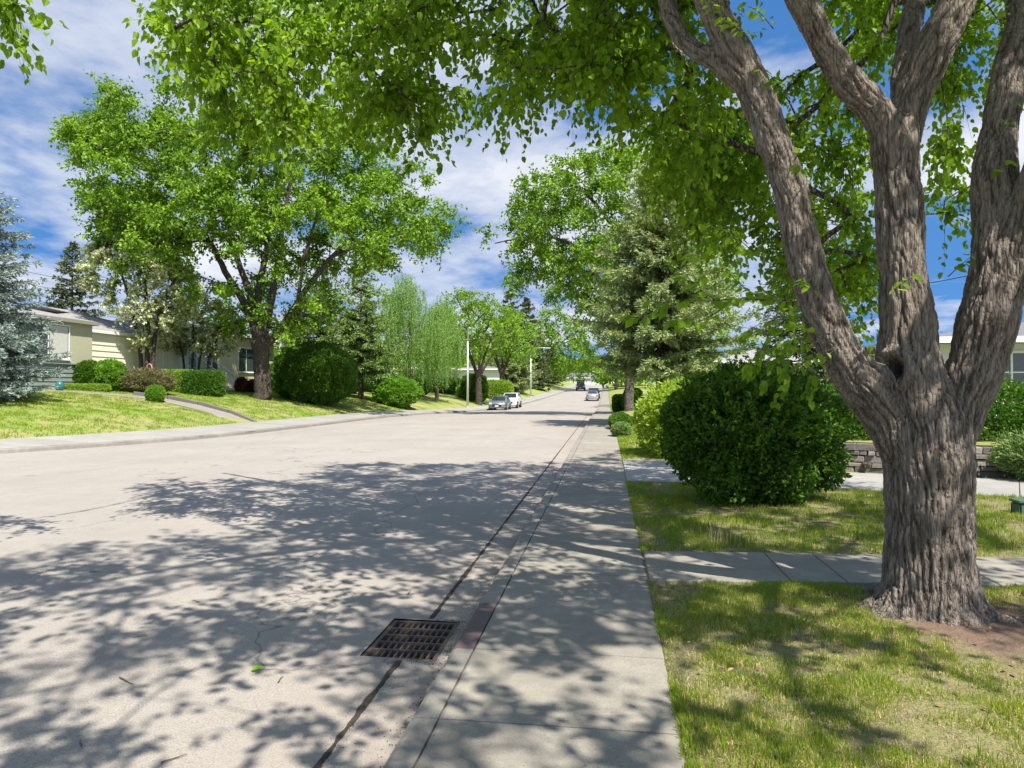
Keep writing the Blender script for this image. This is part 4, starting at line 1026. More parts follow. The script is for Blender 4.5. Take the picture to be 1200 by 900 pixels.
# roadside elm with the lamp post in front, and the trees further off
def simple_elm(px, d, H, poly, n, label, leaf, th, group=None, tw=None, bark='bark_dark', Rr=1.5, L=.3, W=.22, ntw=6, nl=9, tr=.35, name='elm_tree', fork=.3):
    b = on_ground(px, d); cx = sum(p[0] for p in poly)/len(poly); top = min(p[1] for p in poly)
    E = [([b+[0, 0, -.2], b+[0, 0, H*fork]], [tr*1.15, tr*.85])]
    for k in range(5):
        a = 2*math.pi*k/5+.4; e = b+np.array([math.cos(a)*H*.28, math.sin(a)*H*.28, H*RNG.uniform(.6, .8)])
        s = b+np.array([0, 0, H*fork*.85]); E.append(([s, s*.5+e*.5+np.array([0, 0, -.06*H])*0+np.array([math.cos(a), math.sin(a), 0])*-.03*H, e], [tr*.55, tr*.35, tr*.12]))
    A = poly_attractors(poly, n, d, th)
    return broadleaf(name, label, group, b, E, A, leaf, M[bark], Rr=Rr, ntw=ntw, nl=nl, leafL=L, leafW=W, r0=.02, seg=1.3)
simple_elm(561, 79, 11, [(512, 372), (520, 345), (540, 335), (565, 345), (588, 352), (606, 372), (608, 398), (590, 416), (560, 412), (530, 408), (512, 395)], 130, 'dark-trunked elm directly behind the near street lamp', M['elm_leaf_far'], 5, Rr=1.2, L=.26, W=.2, ntw=6, nl=10)
simple_elm(588, 100, 11, [(575, 400), (578, 372), (596, 362), (618, 372), (632, 395), (630, 425), (600, 425), (580, 420)], 80, 'yellow-green round tree behind the parked cars', M['elm_leaf_yellow'], 5, Rr=1.4, L=.32, W=.25)
simple_elm(636, 165, 17, [(620, 385), (634, 366), (655, 360), (676, 372), (690, 395), (696, 440), (660, 444), (625, 430)], 150, 'leafy elm at the far end of the left row', M['elm_leaf_far'], 7, Rr=2.0, L=.5, W=.38)
simple_elm(722, 150, 19, [(676, 372), (700, 350), (740, 345), (780, 360), (780, 440), (715, 440), (700, 440), (690, 440), (672, 405)], 170, 'leafy elm at the far end of the right row', M['elm_leaf_far'], 6, Rr=2.0, L=.5, W=.38)
simple_elm(800, 75, 14, [(745, 330), (790, 300), (850, 310), (900, 360), (900, 450), (750, 450)], 110, 'elm standing behind the tall grey-green spruce', M['elm_leaf_far'], 5, Rr=1.5, L=.32, W=.24)
simple_elm(340, 85, 15, [(330, 400), (345, 350), (380, 335), (430, 330), (470, 350), (475, 430), (340, 440)], 120, 'elm filling the gap behind the two green spruces', M['elm_leaf_far'], 5, Rr=1.6, L=.34, W=.26)
simple_elm(525, 128, 15, [(488, 430), (495, 385), (520, 365), (560, 358), (590, 380), (600, 420), (560, 425), (520, 428)], 90, 'hazy green elm behind the pale bungalow', M['elm_leaf_far'], 6, Rr=1.9, L=.42, W=.32)
simple_elm(250, 80, 12, [(215, 400), (240, 370), (285, 360), (330, 380), (335, 430), (220, 425)], 60, 'green tree behind the house with the white stairs', M['shrub_mid'], 5, Rr=1.6, L=.34, W=.26)

# far-off woods on both sides, one mass
def woods():
    Ps = []; n = 230
    for k in range(n):
        if k < 150: px = RNG.uniform(-500, 655); d = RNG.uniform(190, 290)
        else: px = RNG.uniform(712, 1900); d = RNG.uniform(150, 260)
        b = on_ground(px, d); H = RNG.uniform(6, 11)*(d/220); Rw = RNG.uniform(4, 7); m = 420
        q = rvec(m)*(RNG.random((m, 1))**.33); q = q*np.array([Rw, Rw, H*.5]); q *= (1+.35*perlin(q*.25+k))[:, None]
        Ps.append(b+np.array([0, 0, H*.52])+q)
    for k in range(26):
        b = on_ground(RNG.uniform(640, 735), RNG.uniform(295, 330)); b[2] = 3.9; H = RNG.uniform(9, 14); q = rvec(500)*(RNG.random((500, 1))**.33)*np.array([6, 6, H*.5]); Ps.append(b+np.array([0, 0, H*.5])+q)
    P = np.concatenate(Ps); P = P[P[:, 2] > ground(P[:, 0], P[:, 1])]; m = len(P)
    o = leaf_mesh('distant_woods', P, rvec(m), nrm(rvec(m)+[0, -.3, .6]), RNG.uniform(.9, 1.7, m), RNG.uniform(.7, 1.2, m), M['elm_leaf_far']); tag(o, 'far-off mass of green trees along the horizon', 'woods', kind='stuff')
woods()

# ------------------------------------------------------------------ shrubs and hedges
def g3(p): return (p[0], p[1], gz(p[0], p[1])-.02)
shrub('shrub', 'large dense dark green shrub between the driveway and the front walk', g3((2.1, 10.9)), (1.2, 1.1, 1.0), M['shrub_dark'], 56000, .072, .052, expo=2.15, lump=.27, lumpf=1.1, shell=.30, shoots=420, stems=24, branchy=5, lobes=[(-.5, 0, 1.35, .42), (.2, .1, 1.5, .40), (.68, -.1, 1.0, .38), (-.7, -.1, .85, .34), (-.1, -.45, .9, .42), (.82, 0, .55, .30), (-.35, -.4, .45, .36), (-.15, .2, 1.68, .30), (.55, .1, 1.55, .30), (.3, -.35, .45, .36), (-.82, .1, 1.25, .26), (.35, -.3, 1.15, .38), (0, .5, 1.0, .5), (.6, .4, .8, .42), (-.5, .4, .7, .42), (.95, .1, 1.25, .24), (.0, -.2, .3, .3)])
shrub('shrub', 'bright yellow-green shrub spilling over the sidewalk edge beyond the driveway', g3((1.8, 18.4)), (1.0, 1.5, .86), M['shrub_bright'], 15000, .12, .085, expo=2.2, lump=.3, shell=.28, shoots=260, lobes=[(-.1, -.3, .9, .8), (.1, .3, 1.1, .85), (.3, -.6, .5, .6), (-.3, .2, .6, .7), (.2, .8, .8, .7), (-.2, -.5, .4, .6)])
shrub('shrub', 'small low mound of blue-green shrub at the sidewalk edge', g3(on_ground(728, 25.5)), (.32, .6, .24), M['spruce_green'], 9000, .09, .05, lump=.12)
shrub('shrub', 'dark low shrub just beyond the blue-green mound', g3(on_ground(727, 30.5)), (.45, 1.3, .32), M['shrub_dark'], 9000, .10, .07, lump=.15)
shrub('hedge', 'clipped dark cube hedge right beside the far sidewalk edge', g3((1.15, 56)), (.65, .9, .62), M['shrub_mid'], 7000, .15, .11, expo=6, lump=.04, cat='hedge')
shrub('hedge', 'rounded green bush against the pale elm trunk', g3((1.9, 53)), (.7, .9, .8), M['shrub_mid'], 7000, .15, .11, expo=3, lump=.1, cat='hedge')
shrub('hedge', 'tall leafy hedge above the stone wall right of the trunk', (8.6, 16.4, .35), (4.6, 1.3, .74), M['shrub_mid'], 62000, .075, .055, expo=5, lump=.09, cat='hedge', stems=20, shoots=200)
shrub('hedge', 'leafy hedge above the stone wall left of the trunk', (4.9, 17.2, .3), (1.6, .9, .72), M['shrub_mid'], 16000, .075, .055, expo=3.5, lump=.14, cat='hedge', shoots=60)
shrub('juniper', 'feathery juniper spreading at the right edge over the driveway', g3((8.1, 13.6)), (1.15, .8, .42), M['spruce_green'], 14000, .10, .03, lump=.22, cat='shrub', shoots=260)
def ps(px, d, dx=0): return g3(on_ground(px, d))
shrub('shrub', 'huge rounded dark green bush right of the big elm across the road', ps(370, 47.5), (2.55, 2.4, 2.05), M['shrub_dark'], 46000, .14, .10, lump=.15, shell=.16, shoots=200, expo=2.4)
shrub('shrub', 'round light green kerbside shrub below the bright green spruce', ps(465, 57.5), (1.9, 1.8, 1.2), M['shrub_lime'], 14000, .17, .12, lump=.26, shell=.22, shoots=150)
shrub('shrub', 'tiny clipped ball shrub alone on the left lawn', ps(182, 33.5), (.41, .41, .40), M['shrub_lime'], 7000, .07, .05, lump=.05, expo=2.2)
shrub('shrub', 'purple-green mounded shrub in front of the clipped hedge', ps(171, 37.5), (1.5, 1.1, .68), M['shrub_purple'], 14000, .10, .065, lump=.12)
shrub('hedge', 'long clipped hedge by the stairs, sunlight put into its yellow-green leaf colour', ps(208, 41.5), (1.3, .8, .66), M['hedge_yellow'], 12000, .10, .07, expo=5, lump=.03, cat='hedge')  # sunlit part of the hedge, its light painted as yellow-green leaves
shrub('hedge', 'clipped hedge block at the stair end of the long hedge, shade put into its leaf colour', ps(239, 41), (1.05, .9, .72), M['shrub_mid'], 14000, .10, .07, expo=7, lump=.025, cat='hedge', rz=.3)  # shaded part of the same hedge, its shade painted as darker leaves
shrub('shrub', 'vivid lime shrub against the cream siding', ps(128, 37), (.85, .8, .82), M['shrub_lime'], 10000, .12, .09, lump=.18)
shrub('shrub', 'dark green shrub at the corner of the olive house', ps(104, 36.8), (.8, .7, .78), M['shrub_dark'], 9000, .10, .07, lump=.14)
shrub('hedge', 'knee-high clipped yellow-green border along the house bed', ps(100, 35.5), (1.1, .35, .17), M['hedge_yellow'], 7000, .07, .05, expo=5, lump=.04, cat='hedge', rz=.5)
shrub('shrub', 'dark red shrub at the foot of the white stairs', ps(283, 48.5), (.4, .4, .5), M['shrub_red'], 4000, .12, .08, lump=.2)
shrub('shrub', 'dark red shrub just left of the big elm trunk', ps(296, 49), (.35, .4, .45), M['shrub_red'], 3500, .12, .08, lump=.2)
shrub('hedge', 'low green hedge in front of the pale bungalow', ps(517, 88), (3.2, 1.2, .95), M['shrub_mid'], 12000, .2, .15, expo=4, lump=.08, cat='hedge')
shrub('shrub', 'green and gold shrub beside the elm behind the lamp post', ps(545, 84), (1.0, 1.0, .9), M['hedge_yellow'], 5000, .2, .15, lump=.15)
shrub('shrub', 'dark upright bush between the lamp post and the parked cars', ps(556, 82), (1.5, 1.2, 1.6), M['shrub_dark'], 14000, .18, .13, lump=.12, expo=3)
shrub('hedge', 'yellow-green hedge behind the parked cars', ps(579, 92), (2.4, 1.3, 1.25), M['hedge_yellow'], 10000, .22, .16, expo=4, lump=.06, cat='hedge')
0 and shrub('shrub', 'small bright shrub by the far left sidewalk under the dark spruces', ps(657, 128), (1.1, 1.0, 1.0), M['hedge_yellow'], 3000, .3, .2, lump=.15)
for i, (px, d, rr) in enumerate(((436, 75, 2.2), (404, 66, 1.6), (345, 60, 2.4), (487, 76, 1.6))):
    shrub('shrub', ['green shrub glimpsed behind the spruce trunk', 'green shrub between the huge bush and the spruce trunk', 'leafy shrub behind the big elm trunk', 'green shrub right of the round light shrub'][i], ps(px, d), (rr, rr, rr*.6), M['shrub_mid'], 7000, .2, .15, lump=.12)

# ------------------------------------------------------------------ stone wall and raised bed
def stone_wall():
    pts = [(3.6, 15.6), (4.5, 14.75), (5.6, 14.25), (7.6, 13.95), (10.5, 13.75), (14, 13.5)]
    V = []; Fc = []; rn = []
    seg = []
    for a, b in zip(pts[:-1], pts[1:]): seg.append((np.array(a), np.array(b)))
    zc = [0, .14, .235, .37, .46, .6]
    for ci in range(5):
        z0 = zc[ci]
        for a, b in seg:
            L = np.linalg.norm(b-a); u = (b-a)/L; nn = np.array([u[1], -u[0]]); s = RNG.uniform(-.1, .1)
            while s < L:
                w = RNG.choice([.16, .24, .34, .55])*RNG.uniform(.8, 1.2); s0 = max(0, s); s1 = min(L, s+w)-.012; s += w
                if s1-s0 < .04: continue
                o = RNG.uniform(-.015, .03); h = zc[ci+1]-z0-.012+RNG.uniform(-.012, .004)
                base = len(V); r_ = RNG.random()
                for (ss, zz, oo) in ((s0, z0, o), (s1, z0, o), (s1, z0+h, o-.01), (s0, z0+h, o-.01)):
                    q = a+u*ss+nn*oo; V.append((q[0]+RNG.normal(0, .008), q[1]+RNG.normal(0, .008), zz+.02+RNG.normal(0, .005))); rn.append(r_)
                for (ss, zz) in ((s0, z0), (s1, z0), (s1, z0+h), (s0, z0+h)):
                    q = a+u*ss-nn*.28; V.append((q[0], q[1], zz+.02)); rn.append(r_)
                Fc += [(base, base+1, base+2, base+3), (base+3, base+2, base+6, base+7), (base, base+3, base+7, base+4), (base+1, base+5, base+6, base+2)]
    root = empty('stone_wall', (3.6, 15.6, 0)); tag(root, 'low dry-laid stone retaining wall behind the driveway', 'wall')
    o = mesh_np('stones', np.array(V)-np.array([3.6, 15.6, 0]), np.array(Fc), M['stone'], root, rnd=np.array(rn))
    bv = o.modifiers.new('b', 'BEVEL'); bv.width = .012; bv.segments = 1
    for (x, y) in ((4.95, 14.5), (7.9, 13.9)):
        m = MB(); m.tube([(x-3.6, y-15.6-.12, .19), (x-3.6, y-15.6+.1, .2)], .055, 14); m.build('drain_pipe', M['bark_brown'], root, smooth=False)
        m = MB(); m.tube([(x-3.6, y-15.6-.125, .19), (x-3.6, y-15.6-.05, .192)], .042, 14); m.build('drain_opening', M['pit'], root)
    # raised lawn behind
    v = [(x, y+.2, .62) for x, y in pts]+[(x+ (6 if x > 10 else 0), 60, 1.1) for x, y in pts]
    n = len(pts); V2 = []; rows = 14; 
    for i in range(rows+1):
        t = i/rows
        for j in range(n): V2.append((v[j][0]*(1-t)+v[n+j][0]*t, v[j][1]*(1-t)+v[n+j][1]*t, v[j][2]*(1-t)+v[n+j][2]*t))
    mb = MB(); mb.add(V2+[(p[0], p[1], -.2) for p in (V2[0], V2[n-1])], [(i*n+j, i*n+j+1, (i+1)*n+j+1, (i+1)*n+j) for i in range(rows) for j in range(n-1)])
    left = [i*n for i in range(rows+1)]; b0 = len(mb.v)
    for i in left: q = mb.v[i]; mb.v.append((q[0]-1.0, q[1], gz(q[0]-1, q[1])-.15))
    for i in range(rows): mb.f.append((left[i], left[i+1], b0+i+1, b0+i))
    tag(mb.build('raised_lawn', M['lawn'], smooth=True), kind='structure')
stone_wall()

# ------------------------------------------------------------------ houses
def window(parent, cx, y0, y1, z0, z1, axis='x', s=1, mull=(), frame=.07, mat='white', curtain=None):
    """window in a wall facing +X (axis x) or -Y (axis y); (y0,y1) span along the wall"""
    f = MB(); t = .06
    def bx(m, a0, a1, zz0, zz1, d0, d1):
        if axis == 'x': m.box(min(cx+s*d0, cx+s*d1), max(cx+s*d0, cx+s*d1), a0, a1, zz0, zz1)
        else: m.box(a0, a1, min(cx+s*d0, cx+s*d1), max(cx+s*d0, cx+s*d1), zz0, zz1)
    bx(f, y0-frame, y0, z0-frame, z1+frame, -.02, t); bx(f, y1, y1+frame, z0-frame, z1+frame, -.02, t)
    bx(f, y0, y1, z1, z1+frame, -.02, t-.004); bx(f, y0, y1, z0-frame, z0, -.02, t-.004)
    for (k, v) in mull:
        if k == 'v': bx(f, v-.03, v+.03, z0, z1, 0, t-.015)
        else: bx(f, y0, y1, v-.02, v+.02, 0, t-.02)
    wo = f.build('window', M[mat], parent)
    g = MB(); bx(g, y0, y1, z0, z1, .004, .02); g.build('pane', M['glass'], wo)
    sl = MB(); bx(sl, y0-.1, y1+.1, z0-frame-.05, z0-frame-.002, -.02, .12); sl.build('sill', M[mat], wo)
    if curtain:
        c = MB(); bx(c, curtain[0], curtain[1], z0+.02, z1-.02, .021, .026); c.build('curtain', M['curtain'], wo)
def lap_wall(m, x, y0, y1, z0, z1, h=.3, s=1):
    z = z0
    while z < z1-.01:
        t = min(z+h, z1); m.add([(x, y0, z), (x+s*.045, y0, z), (x+s*.008, y0, t), (x, y0, t), (x, y1, z), (x+s*.045, y1, z), (x+s*.008, y1, t), (x, y1, t)], [(0, 1, 2, 3), (4, 7, 6, 5), (1, 5, 6, 2), (0, 4, 5, 1), (2, 6, 7, 3)]); z += h
def hip(x0, x1, y0, y1, ze, rise, ov=.6, axis='y', gable=0.0):
    m = MB(); x0 -= ov; x1 += ov; y0 -= ov; y1 += ov; zt = ze+rise; th = .2
    if axis == 'y':
        h = (x1-x0)/2*(1-gable); a = ((x0+x1)/2, y0+h, zt); b = ((x0+x1)/2, y1-h, zt)
    else:
        h = (y1-y0)/2*(1-gable); a = (x0+h, (y0+y1)/2, zt); b = (x1-h, (y0+y1)/2, zt)
    v = [(x0, y0, ze), (x1, y0, ze), (x1, y1, ze), (x0, y1, ze), a, b]
    if axis == 'y': f = [(0, 1, 4), (1, 2, 5, 4), (2, 3, 5), (3, 0, 4, 5)]
    else: f = [(0, 1, 5, 4), (1, 2, 5), (2, 3, 4, 5), (3, 0, 4)]
    v += [(x0, y0, ze-th), (x1, y0, ze-th), (x1, y1, ze-th), (x0, y1, ze-th)]
    f += [(0, 6, 7, 1), (1, 7, 8, 2), (2, 8, 9, 3), (3, 9, 6, 0), (6, 9, 8, 7)]
    return m.add(v, f)
def gutter(parent, x, y0, y1, z, mat='white'):
    m = MB(); m.box(x-.01, x+.12, y0, y1, z-.16, z-.03); m.build('eaves_gutter', M[mat], parent)
# house A: olive front block + recessed cream wing
def house_left():
    o = (-27.0, 34.3, 1.6); r = empty('house', o); tag(r, 'olive and cream bungalow with grey shingle roof behind the blue spruce', 'house')
    T = lambda mb: mb
    def sh(mb): mb.v = [(x-o[0], y-o[1], z-o[2]) for x, y, z in mb.v]; return mb
    ze = 5.25; zm = 3.0
    m = MB(); m.box(-39, -27, 21, 34.3, zm, ze-.05); m.box(-39, -27.02, 21, 34.28, 2.99, 3.0); sh(m).build('upper_wall', M['olive'], r)
    m = MB(); m.box(-39, -27.05, 21, 34.25, .8, zm-.06); lap_wall(m, -27.05, 21, 34.25, 1.2, zm-.06, .22); m.box(-39, -26.93, 21, 34.36, zm-.06, zm); sh(m).build('lower_wall', M['bluegreen'], r)
    m = MB(); m.box(-39, -28, 34.32, 44.6, .8, ze-.35); lap_wall(m, -28, 34.32, 44.6, 1.2, ze-.35, .33); sh(m).build('side_wall', M['cream'], r)
    m = MB(); m.box(-27.95, -27.85, 41.6, 41.75, 1.2, ze-.4); sh(m).build('corner_board', M['white'], r)
    sh(hip(-39, -27, 21, 34.3, ze, 1.5, ov=.2)).build('roof', M['shingle'], r)
    sh(hip(-40, -28, 35.0, 44.7, ze-.25, 1.75, ov=.16)).build('wing_roof', M['shingle'], r)
    m = MB(); m.box(-26.80, -26.73, 20.8, 34.5, ze-.19, ze-.02); sh(m).build('fascia', M['taupe'], r)
    m = MB(); m.box(-27.84, -27.77, 34.9, 44.9, ze-.45, ze-.27); sh(m).build('wing_fascia', M['white'], r)
    window_o(r, o, -27.0, 29.4, 32.6, 3.25, 4.85, mull=[('v', 31.3)], mat='offwhite', curtain=(31.4, 32.55))
def window_o(r, o, cx, a0, a1, z0, z1, axis='x', s=1, mull=(), mat='white', curtain=None):
    oc, oa = (o[0], o[1]) if axis == 'x' else (o[1], o[0])
    window(r, cx-oc, a0-oa, a1-oa, z0-o[2], z1-o[2], axis=axis, s=s, mull=[(k, v-(oa if k == 'v' else o[2])) for k, v in mull], mat=mat, curtain=tuple(c-oa for c in curtain) if curtain else None)
house_left()
def house_stairs():
    o = (-29.0, 48.4, 1.6); r = empty('house', o); tag(r, 'tan house with a white stair railing and front window, left of the big elm', 'house')
    def sh(mb): mb.v = [(x-o[0], y-o[1], z-o[2]) for x, y, z in mb.v]; return mb
    ze = 6.0
    m = MB(); m.box(-41, -29, 48.2, 62, .8, ze-.05); sh(m).build('wall', M['tan'], r)
    m = MB(); m.box(-28.99, -28.94, 48.22, 50.4, 2.95, ze-.06); sh(m).build('entry_panel', M['white'], r)
    sh(hip(-41, -29, 48.3, 62, ze, 1.4)).build('roof', M['roof_pale'], r)
    m = MB(); m.box(-28.4, -28.3, 47.8, 62.5, ze-.19, ze-.02); sh(m).build('fascia', M['white'], r)
    window_o(r, o, -29.0, 51.4, 52.9, 3.15, 5.1, mull=[('v', 52.15), ('h', 3.8), ('h', 4.45)])
    window_o(r, o, -29.0, 56.0, 58.5, 3.15, 5.0, mull=[('v', 57.2)])
    d = MB(); d.box(-28.94, -28.88, 49.1, 50.0, 2.95, 5.0); sh(d).build('door', M['bluegreen'], r)
    # porch + stairs
    p = MB(); p.box(-28.93, -27.9, 48.5, 50.4, 1.2, 2.9)
    n = 6
    for k in range(n): p.box(-27.9+k*.28, -27.9+(k+1)*.28, 48.7, 50.2, 1.2, 2.9-(k+1)*(1.15/n))
    st = sh(p).build('stairs', M['offwhite'], r)
    for y in (48.62, 50.28):
        q = MB(); x0, z0, x1, z1 = -27.9, 2.9, -26.2, 1.75
        q.bar((x0, y, z0), (x0, y, z0+1.0), .08); q.bar((x1, y, z1-.1), (x1, y, z1+.95), .08)
        q.bar((x0, y, z0+.98), (x1, y, z1+.95), .08); q.bar((x0, y, z0+.25), (x1, y, z1+.2), .06); q.bar((x0, y, z0+.3), (x1, y, z1+.9), .05)
        q.bar((-28.9, y, z0+.98), (x0, y, z0+.98), .08); q.bar((-28.9, y, z0+.3), (x0, y, z0+.3), .05)
        sh(q).build('railing', M['white'], st)
house_stairs()
bpy.data.objects['house.001'].location.y -= 3.0
def box_house(label, o, x0, x1, y0, y1, zb, ze, rise, wall, roof, wins, axis='y', gable=0, ov=.6, name='house', faces='x', band=None):
    r = empty(name, o); tag(r, label, 'house')
    def sh(mb): mb.v = [(x-o[0], y-o[1], z-o[2]) for x, y, z in mb.v]; return mb
    m = MB(); m.box(x0, x1, y0, y1, zb, ze-.05); sh(m).build('wall', M[wall], r)
    if band: m = MB(); m.box(x0-.02, x1+.02, y0-.02, y1+.02, band[0], band[1]); sh(m).build('wall_band', M[band[2]], r)
    sh(hip(x0, x1, y0, y1, ze, rise, ov, axis, gable)).build('roof', M[roof], r)
    e = MB()
    e.box(x0-ov-.02, x1+ov+.02, y0-ov-.06, y0-ov-.005, ze-.2, ze-.01); e.box(x0-ov-.06, x0-ov-.021, y0-ov, y1+ov, ze-.2, ze-.01); e.box(x1+ov+.021, x1+ov+.06, y0-ov, y1+ov, ze-.2, ze-.01); sh(e).build('fascia', M['white'], r)
    for w_ in wins:
        ax, cx, a0, a1, z0, z1, mu = w_[:7]; s = w_[7] if len(w_) > 7 else (1 if ax == 'x' else -1)
        window_o(r, o, cx, a0, a1, z0, z1, axis=ax, s=s, mull=mu)
    return r
# right-hand house behind the trunk
box_house('pale house with white-trimmed windows above the hedge right of the near trunk', (10.2, 24, .6), 10.2, 24, 24, 34, .2, 3.3, .9, 'offwhite', 'roof_pale',
          [('y', 24, 12.05, 13.5, 1.75, 2.8, [('v', 12.5), ('h', 2.2)]), ('y', 24, 16.5, 18.5, 1.75, 2.8, [('v', 17.5)])], axis='x')
box_house('pale grey bungalow with a dark window band behind the left hedge', (-23, 102, 1), -36, -23.2, 100, 116, .5, 4.9, 1.0, 'grey_wall', 'roof_pale',
          [('x', -23.2, 101.5, 109, 3.5, 4.5, [('v', 104.6)]), ('y', 100, -34, -26, 3.4, 4.5, [('v', -30)])])
box_house('white garage beyond the elm behind the lamp post', (-18, 112, .8), -23.5, -16.6, 110, 120, .4, 5.0, .7, 'white', 'roof_pale', [('x', -16.6, 112, 114, 3.2, 4.2, [])])
box_house('distant white building closing the end of the street', (-10, 262, 3.6), -22, 6, 262, 276, 3.0, 6.2, 1.9, 'offwhite', 'roof_pale',
          [('y', 262, -18, -15, 4.3, 5.4, []), ('y', 262, -11, -8, 4.3, 5.4, []), ('y', 262, -3, 0, 4.3, 5.4, [])], axis='x')
box_house('grey-roofed house showing between the right-hand trees', (9, 62, .6), 9, 22, 60, 72, .2, 4.0, 1.8, 'offwhite', 'shingle', [('y', 60, 10.5, 12.5, 1.8, 3.2, []), ('x', 9, 62, 64, 1.8, 3.2, [], -1)], axis='x')

# ------------------------------------------------------------------ street lamps
def lamp(label, px, d, H, ang):
    b = on_ground(px, d); b[2] = gz(b[0], b[1])
    r = empty('street_lamp', tuple(b)); tag(r, label, 'street lamp')
    m = MB(); m.tube([(0, 0, -.1), (0, 0, .25)], .17, 12); m.build('base', M['galv'], r)
    m = MB(); m.tube([(0, 0, .2), (0, 0, H*.86)], [.13, .085], 12); m.build('pole', M['galv'], r, smooth=True)
    u = np.array([math.cos(ang), math.sin(ang)]); P = []
    for k in range(9):
        t = k/8*R(100); P.append((u[0]*1.6*(1-math.cos(t)), u[1]*1.6*(1-math.cos(t)), H*.86+1.15*math.sin(t)))
    P.append((u[0]*2.5, u[1]*2.5, H*.86+1.1)); m = MB(); m.tube(P, list(np.linspace(.075, .05, len(P))), 10); m.build('arm', M['galv'], r, smooth=True)
    Mx = Matrix.Translation((u[0]*2.75, u[1]*2.75, H*.86+1.07))@Matrix.Rotation(ang, 4, 'Z')
    m = MB(); m.box(-.35, .4, -.13, .13, -.05, .1, Mx); hd = m.build('lamp_head', M['galv'], r, bevel=.04)
    m = MB(); m.box(-.2, .32, -.1, .1, -.09, -.052, Mx); m.build('lens', M['lamp'], hd)
lamp('galvanised street lamp post with its arm aimed at the road, nearest on the left', 548, 72.5, 8.0, R(-75))
lamp('farther street lamp with its curved arm over the road, beside the dark spruces', 622, 112, 7.9, R(0))

